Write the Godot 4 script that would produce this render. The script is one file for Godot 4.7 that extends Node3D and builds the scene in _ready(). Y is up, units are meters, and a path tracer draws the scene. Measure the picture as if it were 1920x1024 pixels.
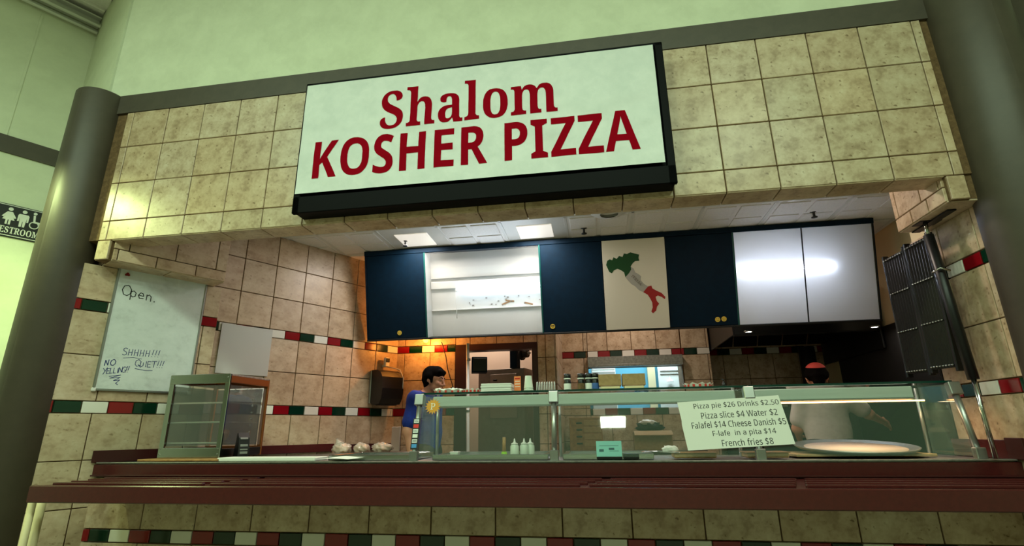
extends Node3D
# Pizza counter in a food hall. Layout is measured in floor-tile pitches (S metres each); V() turns them into metres.
const S := 0.305
const SPLAY := 60.4          # turn of the walls that run back at an angle on the left
var rng := RandomNumberGenerator.new()
var box_cache := {}
var taken := {}
var M := {}
var tile_mats: Array = []

func V(x: float, y: float, z: float) -> Vector3:
	return Vector3((x - 8.0) * S, (y + 8.5) * S, z * S)

# ---------------------------------------------------------------- nodes
func numbered(called: String) -> String:
	var n: int = taken.get(called, 0)
	taken[called] = n + 1
	return called if n == 0 else "%s_%03d" % [called, n]

func thing(called: String, label: String, category: String, at: Vector3, turn := 0.0, group := "") -> Node3D:
	var o := Node3D.new()
	o.name = numbered(called)
	add_child(o)
	o.position = at
	o.rotation_degrees.y = turn
	o.set_meta("label", label)
	o.set_meta("category", category)
	if group != "":
		o.set_meta("group", group)
	return o

func tag(o: Node3D, label: String, category: String, group := "") -> void:
	o.set_meta("label", label)
	o.set_meta("category", category)
	if group != "":
		o.set_meta("group", group)

func obj(called: String, mesh: Mesh, mat: Material, parent: Node3D, at := Vector3.ZERO, rot := Vector3.ZERO) -> MeshInstance3D:
	var o := MeshInstance3D.new()
	o.name = numbered(called) if parent == self else called
	o.mesh = mesh
	o.material_override = mat
	parent.add_child(o, true)
	o.position = at
	o.rotation_degrees = rot
	return o

func setting(called: String, mesh: Mesh, mat: Material, at := Vector3.ZERO, turn := 0.0) -> MeshInstance3D:
	var o := obj(called, mesh, mat, self, at, Vector3(0, turn, 0))
	o.set_meta("kind", "structure")
	return o

# ---------------------------------------------------------------- mesh tools
func quad(st: SurfaceTool, a: Vector3, b: Vector3, c: Vector3, d: Vector3) -> void:
	# a b c d run counterclockwise seen from outside
	for p in [a, c, b, a, d, c]:
		st.add_vertex(p)

func tri(st: SurfaceTool, a: Vector3, b: Vector3, c: Vector3) -> void:
	for p in [a, c, b]:
		st.add_vertex(p)

func begin(smooth := false) -> SurfaceTool:
	var st := SurfaceTool.new()
	st.begin(Mesh.PRIMITIVE_TRIANGLES)
	st.set_smooth_group(0 if smooth else -1)
	return st

func done(st: SurfaceTool) -> ArrayMesh:
	st.generate_normals()
	return st.commit()

func add_box(st: SurfaceTool, c: Vector3, s: Vector3, bev := 0.0) -> void:
	var h := s * 0.5
	var b: float = min(bev, min(h.x, min(h.y, h.z)) * 0.45)
	for ax in 3:
		var u := (ax + 1) % 3
		var w := (ax + 2) % 3
		for sg in [-1.0, 1.0]:
			var p: Array = []
			for q in [[-1, -1], [1, -1], [1, 1], [-1, 1]]:
				var v := Vector3.ZERO
				v[ax] = sg * h[ax]
				v[u] = q[0] * (h[u] - b)
				v[w] = q[1] * (h[w] - b)
				p.append(c + v)
			if sg > 0:
				quad(st, p[0], p[1], p[2], p[3])
			else:
				quad(st, p[3], p[2], p[1], p[0])
	if b <= 0.0:
		return
	for ax in 3:
		var u := (ax + 1) % 3
		var w := (ax + 2) % 3
		for su in [-1.0, 1.0]:
			for sw in [-1.0, 1.0]:
				var p: Array = []
				for q in [[-1, 0], [1, 0], [1, 1], [-1, 1]]:
					var v := Vector3.ZERO
					v[ax] = q[0] * (h[ax] - b)
					v[u] = su * (h[u] - (0.0 if q[1] == 0 else b))
					v[w] = sw * (h[w] - (b if q[1] == 0 else 0.0))
					p.append(c + v)
				if su * sw > 0:
					quad(st, p[0], p[1], p[2], p[3])
				else:
					quad(st, p[3], p[2], p[1], p[0])
	for sx in [-1.0, 1.0]:
		for sy in [-1.0, 1.0]:
			for sz in [-1.0, 1.0]:
				var k := Vector3(sx, sy, sz)
				var i := h - Vector3(b, b, b)
				var a := c + k * Vector3(h.x, i.y, i.z)
				var d := c + k * Vector3(i.x, h.y, i.z)
				var e := c + k * Vector3(i.x, i.y, h.z)
				if sx * sy * sz > 0:
					tri(st, a, d, e)
				else:
					tri(st, a, e, d)

func bbox(s: Vector3, bev := 0.004) -> ArrayMesh:
	var key := "%.3f %.3f %.3f %.4f" % [s.x, s.y, s.z, bev]
	if not box_cache.has(key):
		var st := begin()
		add_box(st, Vector3.ZERO, s, bev)
		box_cache[key] = done(st)
	return box_cache[key]

func part(parent: Node3D, called: String, s: Vector3, at: Vector3, mat: Material, bev := 0.003, rot := Vector3.ZERO) -> MeshInstance3D:
	return obj(called, bbox(s, bev), mat, parent, at, rot)

func slab(lo: Vector3, hi: Vector3) -> ArrayMesh:
	var st := begin()
	add_box(st, (lo + hi) * 0.5, hi - lo)
	return done(st)

func add_tube(st: SurfaceTool, pts: Array, r: float, seg := 10, r_end := -1.0) -> void:
	var rings: Array = []
	var side := Vector3.ZERO
	for i in pts.size():
		var p: Vector3 = pts[i]
		var t: Vector3 = (pts[min(i + 1, pts.size() - 1)] - pts[max(i - 1, 0)])
		t = t.normalized()
		if side == Vector3.ZERO:
			side = t.cross(Vector3.UP if abs(t.y) < 0.9 else Vector3.RIGHT).normalized()
		side = (side - t * side.dot(t)).normalized()
		var up := side.cross(t)
		var rr := r if r_end < 0 else lerpf(r, r_end, float(i) / max(1, pts.size() - 1))
		var ring: Array = []
		for k in seg:
			var a := TAU * k / seg
			ring.append(p + (side * cos(a) + up * sin(a)) * rr)
		rings.append(ring)
	for i in rings.size() - 1:
		for k in seg:
			var n := (k + 1) % seg
			quad(st, rings[i][n], rings[i][k], rings[i + 1][k], rings[i + 1][n])
	for k in range(1, seg - 1):
		tri(st, rings[0][0], rings[0][k], rings[0][k + 1])
		var L: Array = rings[rings.size() - 1]
		tri(st, L[0], L[k + 1], L[k])

func tube(pts: Array, r: float, seg := 10, r_end := -1.0) -> ArrayMesh:
	var st := begin(true)
	add_tube(st, pts, r, seg, r_end)
	return done(st)

func add_lathe(st: SurfaceTool, prof: Array, c := Vector3.ZERO, seg := 24) -> void:
	# profile of (radius, height), from bottom to top
	for i in prof.size() - 1:
		for k in seg:
			var a := TAU * k / seg
			var b := TAU * (k + 1) / seg
			var p: Vector2 = prof[i]
			var q: Vector2 = prof[i + 1]
			var v := [c + Vector3(p.x * sin(a), p.y, p.x * cos(a)), c + Vector3(p.x * sin(b), p.y, p.x * cos(b)), c + Vector3(q.x * sin(b), q.y, q.x * cos(b)), c + Vector3(q.x * sin(a), q.y, q.x * cos(a))]
			if p.x < 1e-6:
				tri(st, v[0], v[2], v[3])
			elif q.x < 1e-6:
				tri(st, v[0], v[1], v[2])
			else:
				quad(st, v[0], v[1], v[2], v[3])

func lathe(prof: Array, seg := 24, smooth := true) -> ArrayMesh:
	var st := begin(smooth)
	add_lathe(st, prof, Vector3.ZERO, seg)
	return done(st)

func cyl(r: float, h: float, seg := 24) -> ArrayMesh:
	var st := begin()
	var b: float = min(r, h) * 0.08
	add_lathe(st, [Vector2(0, -h / 2), Vector2(r - b, -h / 2), Vector2(r, -h / 2 + b), Vector2(r, h / 2 - b), Vector2(r - b, h / 2), Vector2(0, h / 2)], Vector3.ZERO, seg)
	return done(st)

func prism(poly: PackedVector2Array, depth: float) -> ArrayMesh:
	# outline in x,y; from z = 0 to z = depth
	var st := begin()
	if Geometry2D.is_polygon_clockwise(poly):
		poly.reverse()
	var idx := Geometry2D.triangulate_polygon(poly)
	for i in range(0, idx.size(), 3):
		var a := poly[idx[i]]
		var b := poly[idx[i + 1]]
		var c := poly[idx[i + 2]]
		if (b - a).cross(c - a) < 0:
			var t := b
			b = c
			c = t
		tri(st, Vector3(a.x, a.y, depth), Vector3(b.x, b.y, depth), Vector3(c.x, c.y, depth))
		tri(st, Vector3(a.x, a.y, 0), Vector3(c.x, c.y, 0), Vector3(b.x, b.y, 0))
	for i in poly.size():
		var a := poly[i]
		var b := poly[(i + 1) % poly.size()]
		quad(st, Vector3(a.x, a.y, 0), Vector3(b.x, b.y, 0), Vector3(b.x, b.y, depth), Vector3(a.x, a.y, depth))
	return done(st)

func text(s: String, font: String, weight: int, w: float, h: float, depth := 0.001) -> ArrayMesh:
	# lettering fitted into w x h metres, centred; w <= 0 keeps the letters' own width
	var f := SystemFont.new()
	f.font_names = PackedStringArray([font])
	f.font_weight = weight
	var t := TextMesh.new()
	t.font = f
	t.text = s
	t.font_size = 64
	t.pixel_size = 0.01
	t.depth = 0.1
	t.curve_step = 1.0
	var bb := t.get_aabb()
	var sy := h / bb.size.y
	var sx := sy if w <= 0 else w / bb.size.x
	var mid := bb.position + bb.size * 0.5
	var a := t.get_mesh_arrays()
	var vs: PackedVector3Array = a[Mesh.ARRAY_VERTEX]
	for i in vs.size():
		var v := vs[i] - mid
		vs[i] = Vector3(v.x * sx, v.y * sy, (v.z / 0.1 + 0.5) * depth)
	a[Mesh.ARRAY_VERTEX] = vs
	var m := ArrayMesh.new()
	var out := []
	out.resize(Mesh.ARRAY_MAX)
	out[Mesh.ARRAY_VERTEX] = vs
	out[Mesh.ARRAY_NORMAL] = a[Mesh.ARRAY_NORMAL]
	out[Mesh.ARRAY_INDEX] = a[Mesh.ARRAY_INDEX]
	m.add_surface_from_arrays(Mesh.PRIMITIVE_TRIANGLES, out)
	return m

# ---------------------------------------------------------------- materials
func mat(c: Color, rough := 0.6, metal := 0.0) -> StandardMaterial3D:
	var m := StandardMaterial3D.new()
	m.albedo_color = c
	m.roughness = rough
	m.metallic = metal
	return m

func glow(c: Color, e: float) -> StandardMaterial3D:
	var m := mat(c, 0.5)
	m.emission_enabled = true
	m.emission = c
	m.emission_energy_multiplier = e
	return m

func glass(c: Color, alpha: float) -> StandardMaterial3D:
	var m := mat(Color(c.r, c.g, c.b, alpha), 0.02)
	m.transparency = BaseMaterial3D.TRANSPARENCY_ALPHA
	m.metallic_specular = 0.5
	return m

func noise_tex(size: int, seed_: int, freq: float, stops: Array, speck := 0.0) -> ImageTexture:
	# seamless mottle: two noises through a colour ramp, with small dark flecks
	var n := FastNoiseLite.new()
	n.seed = seed_
	n.frequency = freq
	n.fractal_octaves = 5
	n.domain_warp_enabled = true
	n.domain_warp_amplitude = 25.0
	var a := n.get_seamless_image(size, size)
	n.seed = seed_ + 7
	n.frequency = freq * 4.0
	var b := n.get_seamless_image(size, size)
	var g := Gradient.new()
	var off := PackedFloat32Array()
	var cols := PackedColorArray()
	for s in stops:
		off.append(s[0])
		cols.append(s[1])
	g.offsets = off
	g.colors = cols
	var im := Image.create(size, size, true, Image.FORMAT_RGB8)
	for y in size:
		for x in size:
			var v := a.get_pixel(x, y).r * 0.65 + b.get_pixel(x, y).r * 0.35
			var c := g.sample(v)
			if speck > 0.0:
				var q := a.get_pixel((x * 3 + 91) % size, (y * 3 + 57) % size).r
				var w := clampf((0.22 - q) * 8.0, 0.0, 1.0) * speck
				c = c.lerp(Color(0.33, 0.23, 0.12), w)
			im.set_pixel(x, y, c)
	im.generate_mipmaps()
	return ImageTexture.create_from_image(im)

func textured(tex: Texture2D, scale: float, rough: float, tint := Color.WHITE) -> StandardMaterial3D:
	var m := mat(tint, rough)
	m.albedo_texture = tex
	m.uv1_triplanar = true
	m.uv1_world_triplanar = true
	m.uv1_scale = Vector3.ONE * scale
	return m

func make_materials() -> void:
	var tt := noise_tex(512, 3, 0.012, [[0.1, Color(0.6, 0.51, 0.41)], [0.35, Color(0.7, 0.61, 0.51)], [0.5, Color(0.755, 0.67, 0.57)], [0.7, Color(0.8, 0.725, 0.63)], [1.0, Color(0.84, 0.79, 0.71)]], 0.6)
	for i in 6:
		var t := textured(tt, 1.1, 0.34, [Color(1, 1, 1), Color(0.97, 0.95, 0.92), Color(1, 0.98, 0.94), Color(0.95, 0.93, 0.9), Color(1, 0.99, 0.97), Color(0.97, 0.97, 0.95)][i])
		t.uv1_offset = Vector3(0.37 * i, 0.23 * i, 0.61 * i)
		tile_mats.append(t)
	M.grout = textured(noise_tex(128, 9, 0.05, [[0.2, Color(0.33, 0.24, 0.14)], [0.8, Color(0.46, 0.36, 0.24)]]), 3.0, 0.95)
	M.red_tile = mat(Color(0.5, 0.045, 0.085), 0.12)
	M.green_tile = mat(Color(0.02, 0.17, 0.11), 0.12)
	M.white_tile = mat(Color(0.87, 0.86, 0.82), 0.12)
	var plaster := noise_tex(256, 21, 0.02, [[0.2, Color(0.82, 0.84, 0.74)], [0.8, Color(0.87, 0.89, 0.79)]])
	M.wall = textured(plaster, 0.7, 0.8)
	M.brown = textured(noise_tex(256, 23, 0.03, [[0.2, Color(0.265, 0.238, 0.2)], [0.8, Color(0.295, 0.265, 0.222)]]), 0.9, 0.5)
	M.floor = textured(noise_tex(256, 27, 0.03, [[0.2, Color(0.5, 0.46, 0.4)], [0.8, Color(0.62, 0.58, 0.5)]]), 0.8, 0.35)
	M.maroon = textured(noise_tex(256, 31, 0.06, [[0.2, Color(0.25, 0.075, 0.078)], [0.8, Color(0.29, 0.092, 0.092)]]), 2.0, 0.25)
	M.maroon_dark = mat(Color(0.22, 0.055, 0.06), 0.35)
	M.black = mat(Color(0.02, 0.022, 0.028), 0.38)
	M.black_matte = mat(Color(0.035, 0.035, 0.04), 0.6)
	M.banner = textured(noise_tex(256, 35, 0.02, [[0.2, Color(0.8, 0.82, 0.81)], [0.8, Color(0.86, 0.87, 0.86)]]), 0.8, 0.5)
	M.sign_red = mat(Color(0.56, 0.005, 0.085), 0.7)
	M.sign_red.metallic_specular = 0.12
	M.steel = mat(Color(0.72, 0.73, 0.72), 0.16, 1.0)
	M.steel_rough = textured(noise_tex(256, 37, 0.05, [[0.2, Color(0.55, 0.55, 0.54)], [0.8, Color(0.7, 0.7, 0.68)]]), 2.0, 0.38)
	M.steel_rough.metallic = 0.85
	M.alu = mat(Color(0.62, 0.63, 0.62), 0.35, 0.9)
	M.white = mat(Color(0.86, 0.86, 0.84), 0.5)
	M.white_gloss = mat(Color(0.88, 0.89, 0.88), 0.15)
	M.paper = mat(Color(0.9, 0.9, 0.87), 0.8)
	M.ceil = textured(noise_tex(256, 41, 0.08, [[0.2, Color(0.89, 0.88, 0.86)], [0.8, Color(0.94, 0.93, 0.92)]]), 2.0, 0.7)
	M.navy = textured(noise_tex(256, 43, 0.04, [[0.2, Color(0.012, 0.1, 0.165)], [0.8, Color(0.016, 0.125, 0.2)]]), 1.2, 0.6)
	M.navy.metallic_specular = 0.25
	M.teal_edge = mat(Color(0.03, 0.3, 0.28), 0.35)
	M.ink = mat(Color(0.03, 0.03, 0.03), 0.7)
	M.blue_ink = mat(Color(0.09, 0.16, 0.42), 0.6)
	M.wood = textured(noise_tex(256, 47, 0.03, [[0.2, Color(0.5, 0.34, 0.18)], [0.8, Color(0.68, 0.5, 0.3)]]), 2.0, 0.5)
	M.card = textured(noise_tex(256, 49, 0.05, [[0.2, Color(0.58, 0.47, 0.31)], [0.8, Color(0.68, 0.56, 0.39)]]), 2.0, 0.85)
	M.cream = mat(Color(0.84, 0.78, 0.62), 0.6)
	M.copper = mat(Color(0.62, 0.36, 0.2), 0.3, 0.7)
	M.skin = mat(Color(0.76, 0.53, 0.42), 0.55)
	M.hair = mat(Color(0.04, 0.027, 0.022), 0.85)
	M.hair.metallic_specular = 0.15
	M.shirt_blue = textured(noise_tex(128, 53, 0.05, [[0.2, Color(0.015, 0.13, 0.44)], [0.8, Color(0.02, 0.18, 0.56)]]), 3.0, 0.85)
	M.shirt_white = textured(noise_tex(128, 55, 0.05, [[0.2, Color(0.74, 0.72, 0.69)], [0.8, Color(0.82, 0.8, 0.77)]]), 3.0, 0.9)
	M.trousers = mat(Color(0.06, 0.065, 0.08), 0.85)
	M.kippah = mat(Color(0.76, 0.25, 0.21), 0.75)
	M.glass = glass(Color(0.7, 0.9, 0.82), 0.03)
	M.glass_edge = mat(Color(0.03, 0.2, 0.17), 0.15)
	M.clear = glass(Color(0.9, 0.92, 0.92), 0.04)
	M.smoked = glass(Color(0.14, 0.12, 0.11), 0.6)
	M.acrylic = mat(Color(0.9, 0.91, 0.93), 0.4)
	M.acrylic.backlight_enabled = true
	M.acrylic.backlight = Color(1, 1, 1)
	M.plastic_white = mat(Color(0.82, 0.86, 0.8), 0.35)
	M.plastic_white.backlight_enabled = true
	M.plastic_white.backlight = Color(0.5, 0.5, 0.5)
	M.housing = mat(Color(0.7, 0.75, 0.72), 0.4)
	M.board = textured(noise_tex(256, 61, 0.02, [[0.15, Color(0.72, 0.745, 0.735)], [0.4, Color(0.79, 0.82, 0.81)], [0.8, Color(0.83, 0.855, 0.845)]]), 1.3, 0.22)
	M.sign_black = mat(Color(0.012, 0.014, 0.022), 0.5)
	M.sign_black.metallic_specular = 0.2
	M.eye_white = mat(Color(0.7, 0.66, 0.62), 0.5)
	M.lime = mat(Color(0.55, 0.75, 0.1), 0.4)
	M.orange_paper = mat(Color(0.9, 0.5, 0.3), 0.8)
	M.yellow = mat(Color(0.9, 0.78, 0.3), 0.5)
	M.grey_box = textured(noise_tex(128, 57, 0.05, [[0.2, Color(0.46, 0.42, 0.4)], [0.8, Color(0.54, 0.5, 0.47)]]), 2.0, 0.5)
	M.room = mat(Color(0.75, 0.68, 0.62), 0.7)
	M.blue_wall = mat(Color(0.35, 0.62, 0.72), 0.7)
	M.brass = mat(Color(0.75, 0.52, 0.15), 0.4, 0.4)
	M.bread = textured(noise_tex(128, 59, 0.06, [[0.2, Color(0.62, 0.42, 0.24)], [0.8, Color(0.82, 0.66, 0.46)]]), 6.0, 0.6)
	M.bag = glass(Color(0.95, 0.93, 0.88), 0.35)
	M.bag.roughness = 0.15
	M.gate = mat(Color(0.085, 0.075, 0.085), 0.3, 0.5)
	M.gate_frame = mat(Color(0.05, 0.05, 0.06), 0.4, 0.3)
	M.peach = mat(Color(0.8, 0.72, 0.66), 0.6)

# ---------------------------------------------------------------- tiled walls
# A wall is a slab of mortar whose face is local z = 0; tiles (in tile pitches from the wall's origin) are its children.
func tile(w: Node3D, x0: float, x1: float, y0: float, y1: float, m: Material = null, called := "tile") -> void:
	var g := 0.022
	var a := x1 - x0 - g
	var b := y1 - y0 - g
	if a < 0.05 or b < 0.05:
		return
	if m == null:
		m = tile_mats[rng.randi() % tile_mats.size()]
	part(w, called, Vector3(snappedf(a * S, 0.002), snappedf(b * S, 0.002), 0.02), Vector3((x0 + x1) * 0.5 * S, (y0 + y1) * 0.5 * S, 0.004 + rng.randf() * 0.0012), m, 0.0025)

func tiles(w: Node3D, xs: Array, ys: Array, hole := Rect2()) -> void:
	for j in ys.size() - 1:
		for i in xs.size() - 1:
			var r := Rect2(xs[i], ys[j], xs[i + 1] - xs[i], ys[j + 1] - ys[j])
			if hole.size.x > 0 and r.intersects(hole):
				var h := r.intersection(hole)
				if h.size.x < 0.01 or h.size.y < 0.01:
					tile(w, r.position.x, r.end.x, r.position.y, r.end.y)
					continue
				if h.position.x - r.position.x > 0.05:
					tile(w, r.position.x, h.position.x, r.position.y, r.end.y)
				if r.end.x - h.end.x > 0.05:
					tile(w, h.end.x, r.end.x, r.position.y, r.end.y)
				if h.position.y - r.position.y > 0.05:
					tile(w, h.position.x, h.end.x, r.position.y, h.position.y)
				if r.end.y - h.end.y > 0.05:
					tile(w, h.position.x, h.end.x, h.end.y, r.end.y)
			else:
				tile(w, r.position.x, r.end.x, r.position.y, r.end.y)

func accents(w: Node3D, x0: float, x1: float, y0: float, y1: float, first: float, k: int, hole := Rect2()) -> void:
	# strip of small glazed tiles, red, green, white; 'first' is where tile number k begins
	var ms := [M.red_tile, M.green_tile, M.white_tile]
	var i := int(floor((x0 - first) / 0.5))
	while first + i * 0.5 < x1:
		var a: float = max(x0, first + i * 0.5)
		var b: float = min(x1, first + (i + 1) * 0.5)
		if not (hole.size.x > 0 and (a + b) * 0.5 > hole.position.x and (a + b) * 0.5 < hole.end.x and y0 > hole.position.y and y1 < hole.end.y + 0.05):
			tile(w, a, b, y0, y1, ms[posmod(i + k, 3)], "accent_tile")
		i += 1

func steps(x0: float, x1: float, start: float, pitch := 1.0) -> Array:
	var r := [x0]
	var x := start
	while x < x1 - 0.06:
		if x > x0 + 0.06:
			r.append(x)
		x += pitch
	r.append(x1)
	return r

func flat_tile(w: Node3D, lo: Vector3, hi: Vector3) -> void:
	# a tile given by its corners in tile pitches, for undersides and returns
	var g := 0.022
	var s := (hi - lo)
	for ax in 3:
		if s[ax] > 0.15:
			s[ax] -= g
	part(w, "tile", s * S, (lo + hi) * 0.5 * S, tile_mats[rng.randi() % tile_mats.size()], 0.0025)

func wall(called: String, origin: Vector3, turn: float, lo: Vector3, hi: Vector3, m: Material) -> MeshInstance3D:
	return setting(called, slab(lo * S, hi * S), m, origin, turn)

# ---------------------------------------------------------------- bodies: smooth union of tapered capsules, meshed as surface nets
func net(bones: Array, lo: Vector3, hi: Vector3, cell: float, k: float, clips := [], grow := 0.0) -> ArrayMesh:
	var nx := int(ceil((hi.x - lo.x) / cell)) + 1
	var ny := int(ceil((hi.y - lo.y) / cell)) + 1
	var nz := int(ceil((hi.z - lo.z) / cell)) + 1
	var f := PackedFloat32Array()
	f.resize(nx * ny * nz)
	f.fill(1.0)
	for bone in bones:
		var a: Vector3 = bone[0]
		var b: Vector3 = bone[1]
		var ra: float = bone[2] + grow
		var rb: float = bone[3] + grow
		var sq: Vector3 = bone[4] if bone.size() > 4 else Vector3.ONE   # stretch of the cross-section
		var pad: float = max(ra, rb) * max(1.0, max(sq.x, max(sq.y, sq.z))) + k + cell * 2
		var p0 := (a.min(b) - Vector3.ONE * pad - lo) / cell
		var p1 := (a.max(b) + Vector3.ONE * pad - lo) / cell
		var ab := (b - a) / sq
		var l2: float = max(ab.length_squared(), 1e-9)
		var ms: float = min(sq.x, min(sq.y, sq.z))
		for z in range(max(0, int(p0.z)), min(nz, int(p1.z) + 2)):
			for y in range(max(0, int(p0.y)), min(ny, int(p1.y) + 2)):
				for x in range(max(0, int(p0.x)), min(nx, int(p1.x) + 2)):
					var q := (lo + Vector3(x, y, z) * cell - a) / sq
					var t := clampf(q.dot(ab) / l2, 0.0, 1.0)
					var d := ((q - ab * t).length() - lerpf(ra, rb, t)) * ms
					var i := (z * ny + y) * nx + x
					var e := f[i]
					var h: float = max(k - abs(d - e), 0.0) / k
					f[i] = min(d, e) - h * h * k * 0.25
	for c in clips:
		var n: Vector3 = c[0]
		var o: float = c[1]
		for z in nz:
			for y in ny:
				for x in nx:
					var i := (z * ny + y) * nx + x
					f[i] = max(f[i], n.dot(lo + Vector3(x, y, z) * cell) - o)
	var vert := {}
	var vs := PackedVector3Array()
	var ix := PackedInt32Array()
	var sx := 1
	var sy := nx
	var sz := nx * ny
	var corner := [0, sx, sy, sx + sy, sz, sx + sz, sy + sz, sx + sy + sz]
	var cp := [Vector3(0, 0, 0), Vector3(1, 0, 0), Vector3(0, 1, 0), Vector3(1, 1, 0), Vector3(0, 0, 1), Vector3(1, 0, 1), Vector3(0, 1, 1), Vector3(1, 1, 1)]
	var edges := [[0, 1], [2, 3], [4, 5], [6, 7], [0, 2], [1, 3], [4, 6], [5, 7], [0, 4], [1, 5], [2, 6], [3, 7]]
	for z in nz - 1:
		for y in ny - 1:
			for x in nx - 1:
				var i := (z * ny + y) * nx + x
				var s0 := f[i] < 0
				if (f[i + sx] < 0) == s0 and (f[i + sy] < 0) == s0 and (f[i + sz] < 0) == s0 and (f[i + sx + sy] < 0) == s0 and (f[i + sx + sz] < 0) == s0 and (f[i + sy + sz] < 0) == s0 and (f[i + sx + sy + sz] < 0) == s0:
					continue
				var p := Vector3.ZERO
				var n := 0
				for e in edges:
					var fa := f[i + corner[e[0]]]
					var fb := f[i + corner[e[1]]]
					if (fa < 0) != (fb < 0):
						p += (cp[e[0]] as Vector3).lerp(cp[e[1]], fa / (fa - fb))
						n += 1
				vert[i] = vs.size()
				vs.append(lo + (Vector3(x, y, z) + p / n) * cell)
	for i in vert:
		var x: int = i % nx
		var y: int = (i / nx) % ny
		var z: int = i / (nx * ny)
		var ins := f[i] < 0
		for ax in 3:
			var st: int = [sx, sy, sz][ax]
			var u: int = [sy, sz, sx][ax]
			var w: int = [sz, sx, sy][ax]
			if [y, z, x][ax] == 0 or [z, x, y][ax] == 0:
				continue
			if (f[i + st] < 0) == ins:
				continue
			if not (vert.has(i - u) and vert.has(i - w) and vert.has(i - u - w)):
				continue
			var a: int = vert[i]
			var b: int = vert[i - u]
			var c: int = vert[i - u - w]
			var d: int = vert[i - w]
			if ins:
				ix.append_array([a, c, b, a, d, c])
			else:
				ix.append_array([a, b, c, a, c, d])
	# normals
	var ns := PackedVector3Array()
	ns.resize(vs.size())
	for i in range(0, ix.size(), 3):
		var nn := (vs[ix[i + 2]] - vs[ix[i]]).cross(vs[ix[i + 1]] - vs[ix[i]])
		for j in 3:
			ns[ix[i + j]] += nn
	for i in ns.size():
		ns[i] = ns[i].normalized()
	var out := []
	out.resize(Mesh.ARRAY_MAX)
	out[Mesh.ARRAY_VERTEX] = vs
	out[Mesh.ARRAY_NORMAL] = ns
	out[Mesh.ARRAY_INDEX] = ix
	var m := ArrayMesh.new()
	m.add_surface_from_arrays(Mesh.PRIMITIVE_TRIANGLES, out)
	return m

func hand_bones(wrist: Vector3, dir: Vector3, side: Vector3, palm_n: Vector3, curl := 0.5) -> Array:
	# palm and five fingers; dir points to the fingertips, side to the thumb, palm_n out of the palm
	var r := []
	var base := wrist + dir * 0.085
	for q in [-1.0, -0.33, 0.33, 1.0]:
		r.append([wrist + dir * 0.015 + side * q * 0.018, base + side * q * 0.03, 0.016, 0.012])
	var ln := [0.062, 0.075, 0.08, 0.072]
	for i in 4:
		var q: float = [-1.0, -0.33, 0.33, 1.0][i]
		var p: Vector3 = base + side * q * 0.03
		var d := dir
		for j in 3:
			d = (d + palm_n * curl * 0.55).normalized()
			var e: Vector3 = p + d * ln[i] * [0.45, 0.32, 0.23][j]
			r.append([p, e, 0.0095 - j * 0.0008, 0.009 - j * 0.001])
			p = e
	var tp := wrist + dir * 0.03 + side * 0.03
	var t1 := tp + (dir * 0.6 + side * 0.75 + palm_n * 0.3).normalized() * 0.042
	var t2 := t1 + (dir * 0.9 + side * 0.2 + palm_n * 0.4).normalized() * 0.03
	r.append([tp, t1, 0.014, 0.0105])
	r.append([t1, t2, 0.0105, 0.009])
	return r

func bounds(bones: Array, pad: float) -> Array:
	var lo := Vector3.ONE * 99
	var hi := Vector3.ONE * -99
	for b in bones:
		var r: float = max(b[2], b[3]) * 1.35 + pad
		lo = lo.min((b[0] as Vector3).min(b[1]) - Vector3.ONE * r)
		hi = hi.max((b[0] as Vector3).max(b[1]) + Vector3.ONE * r)
	return [lo, hi]

func joined(meshes: Array) -> ArrayMesh:
	var st := SurfaceTool.new()
	for m in meshes:
		st.append_from(m, 0, Transform3D.IDENTITY)
	return st.commit()

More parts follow.
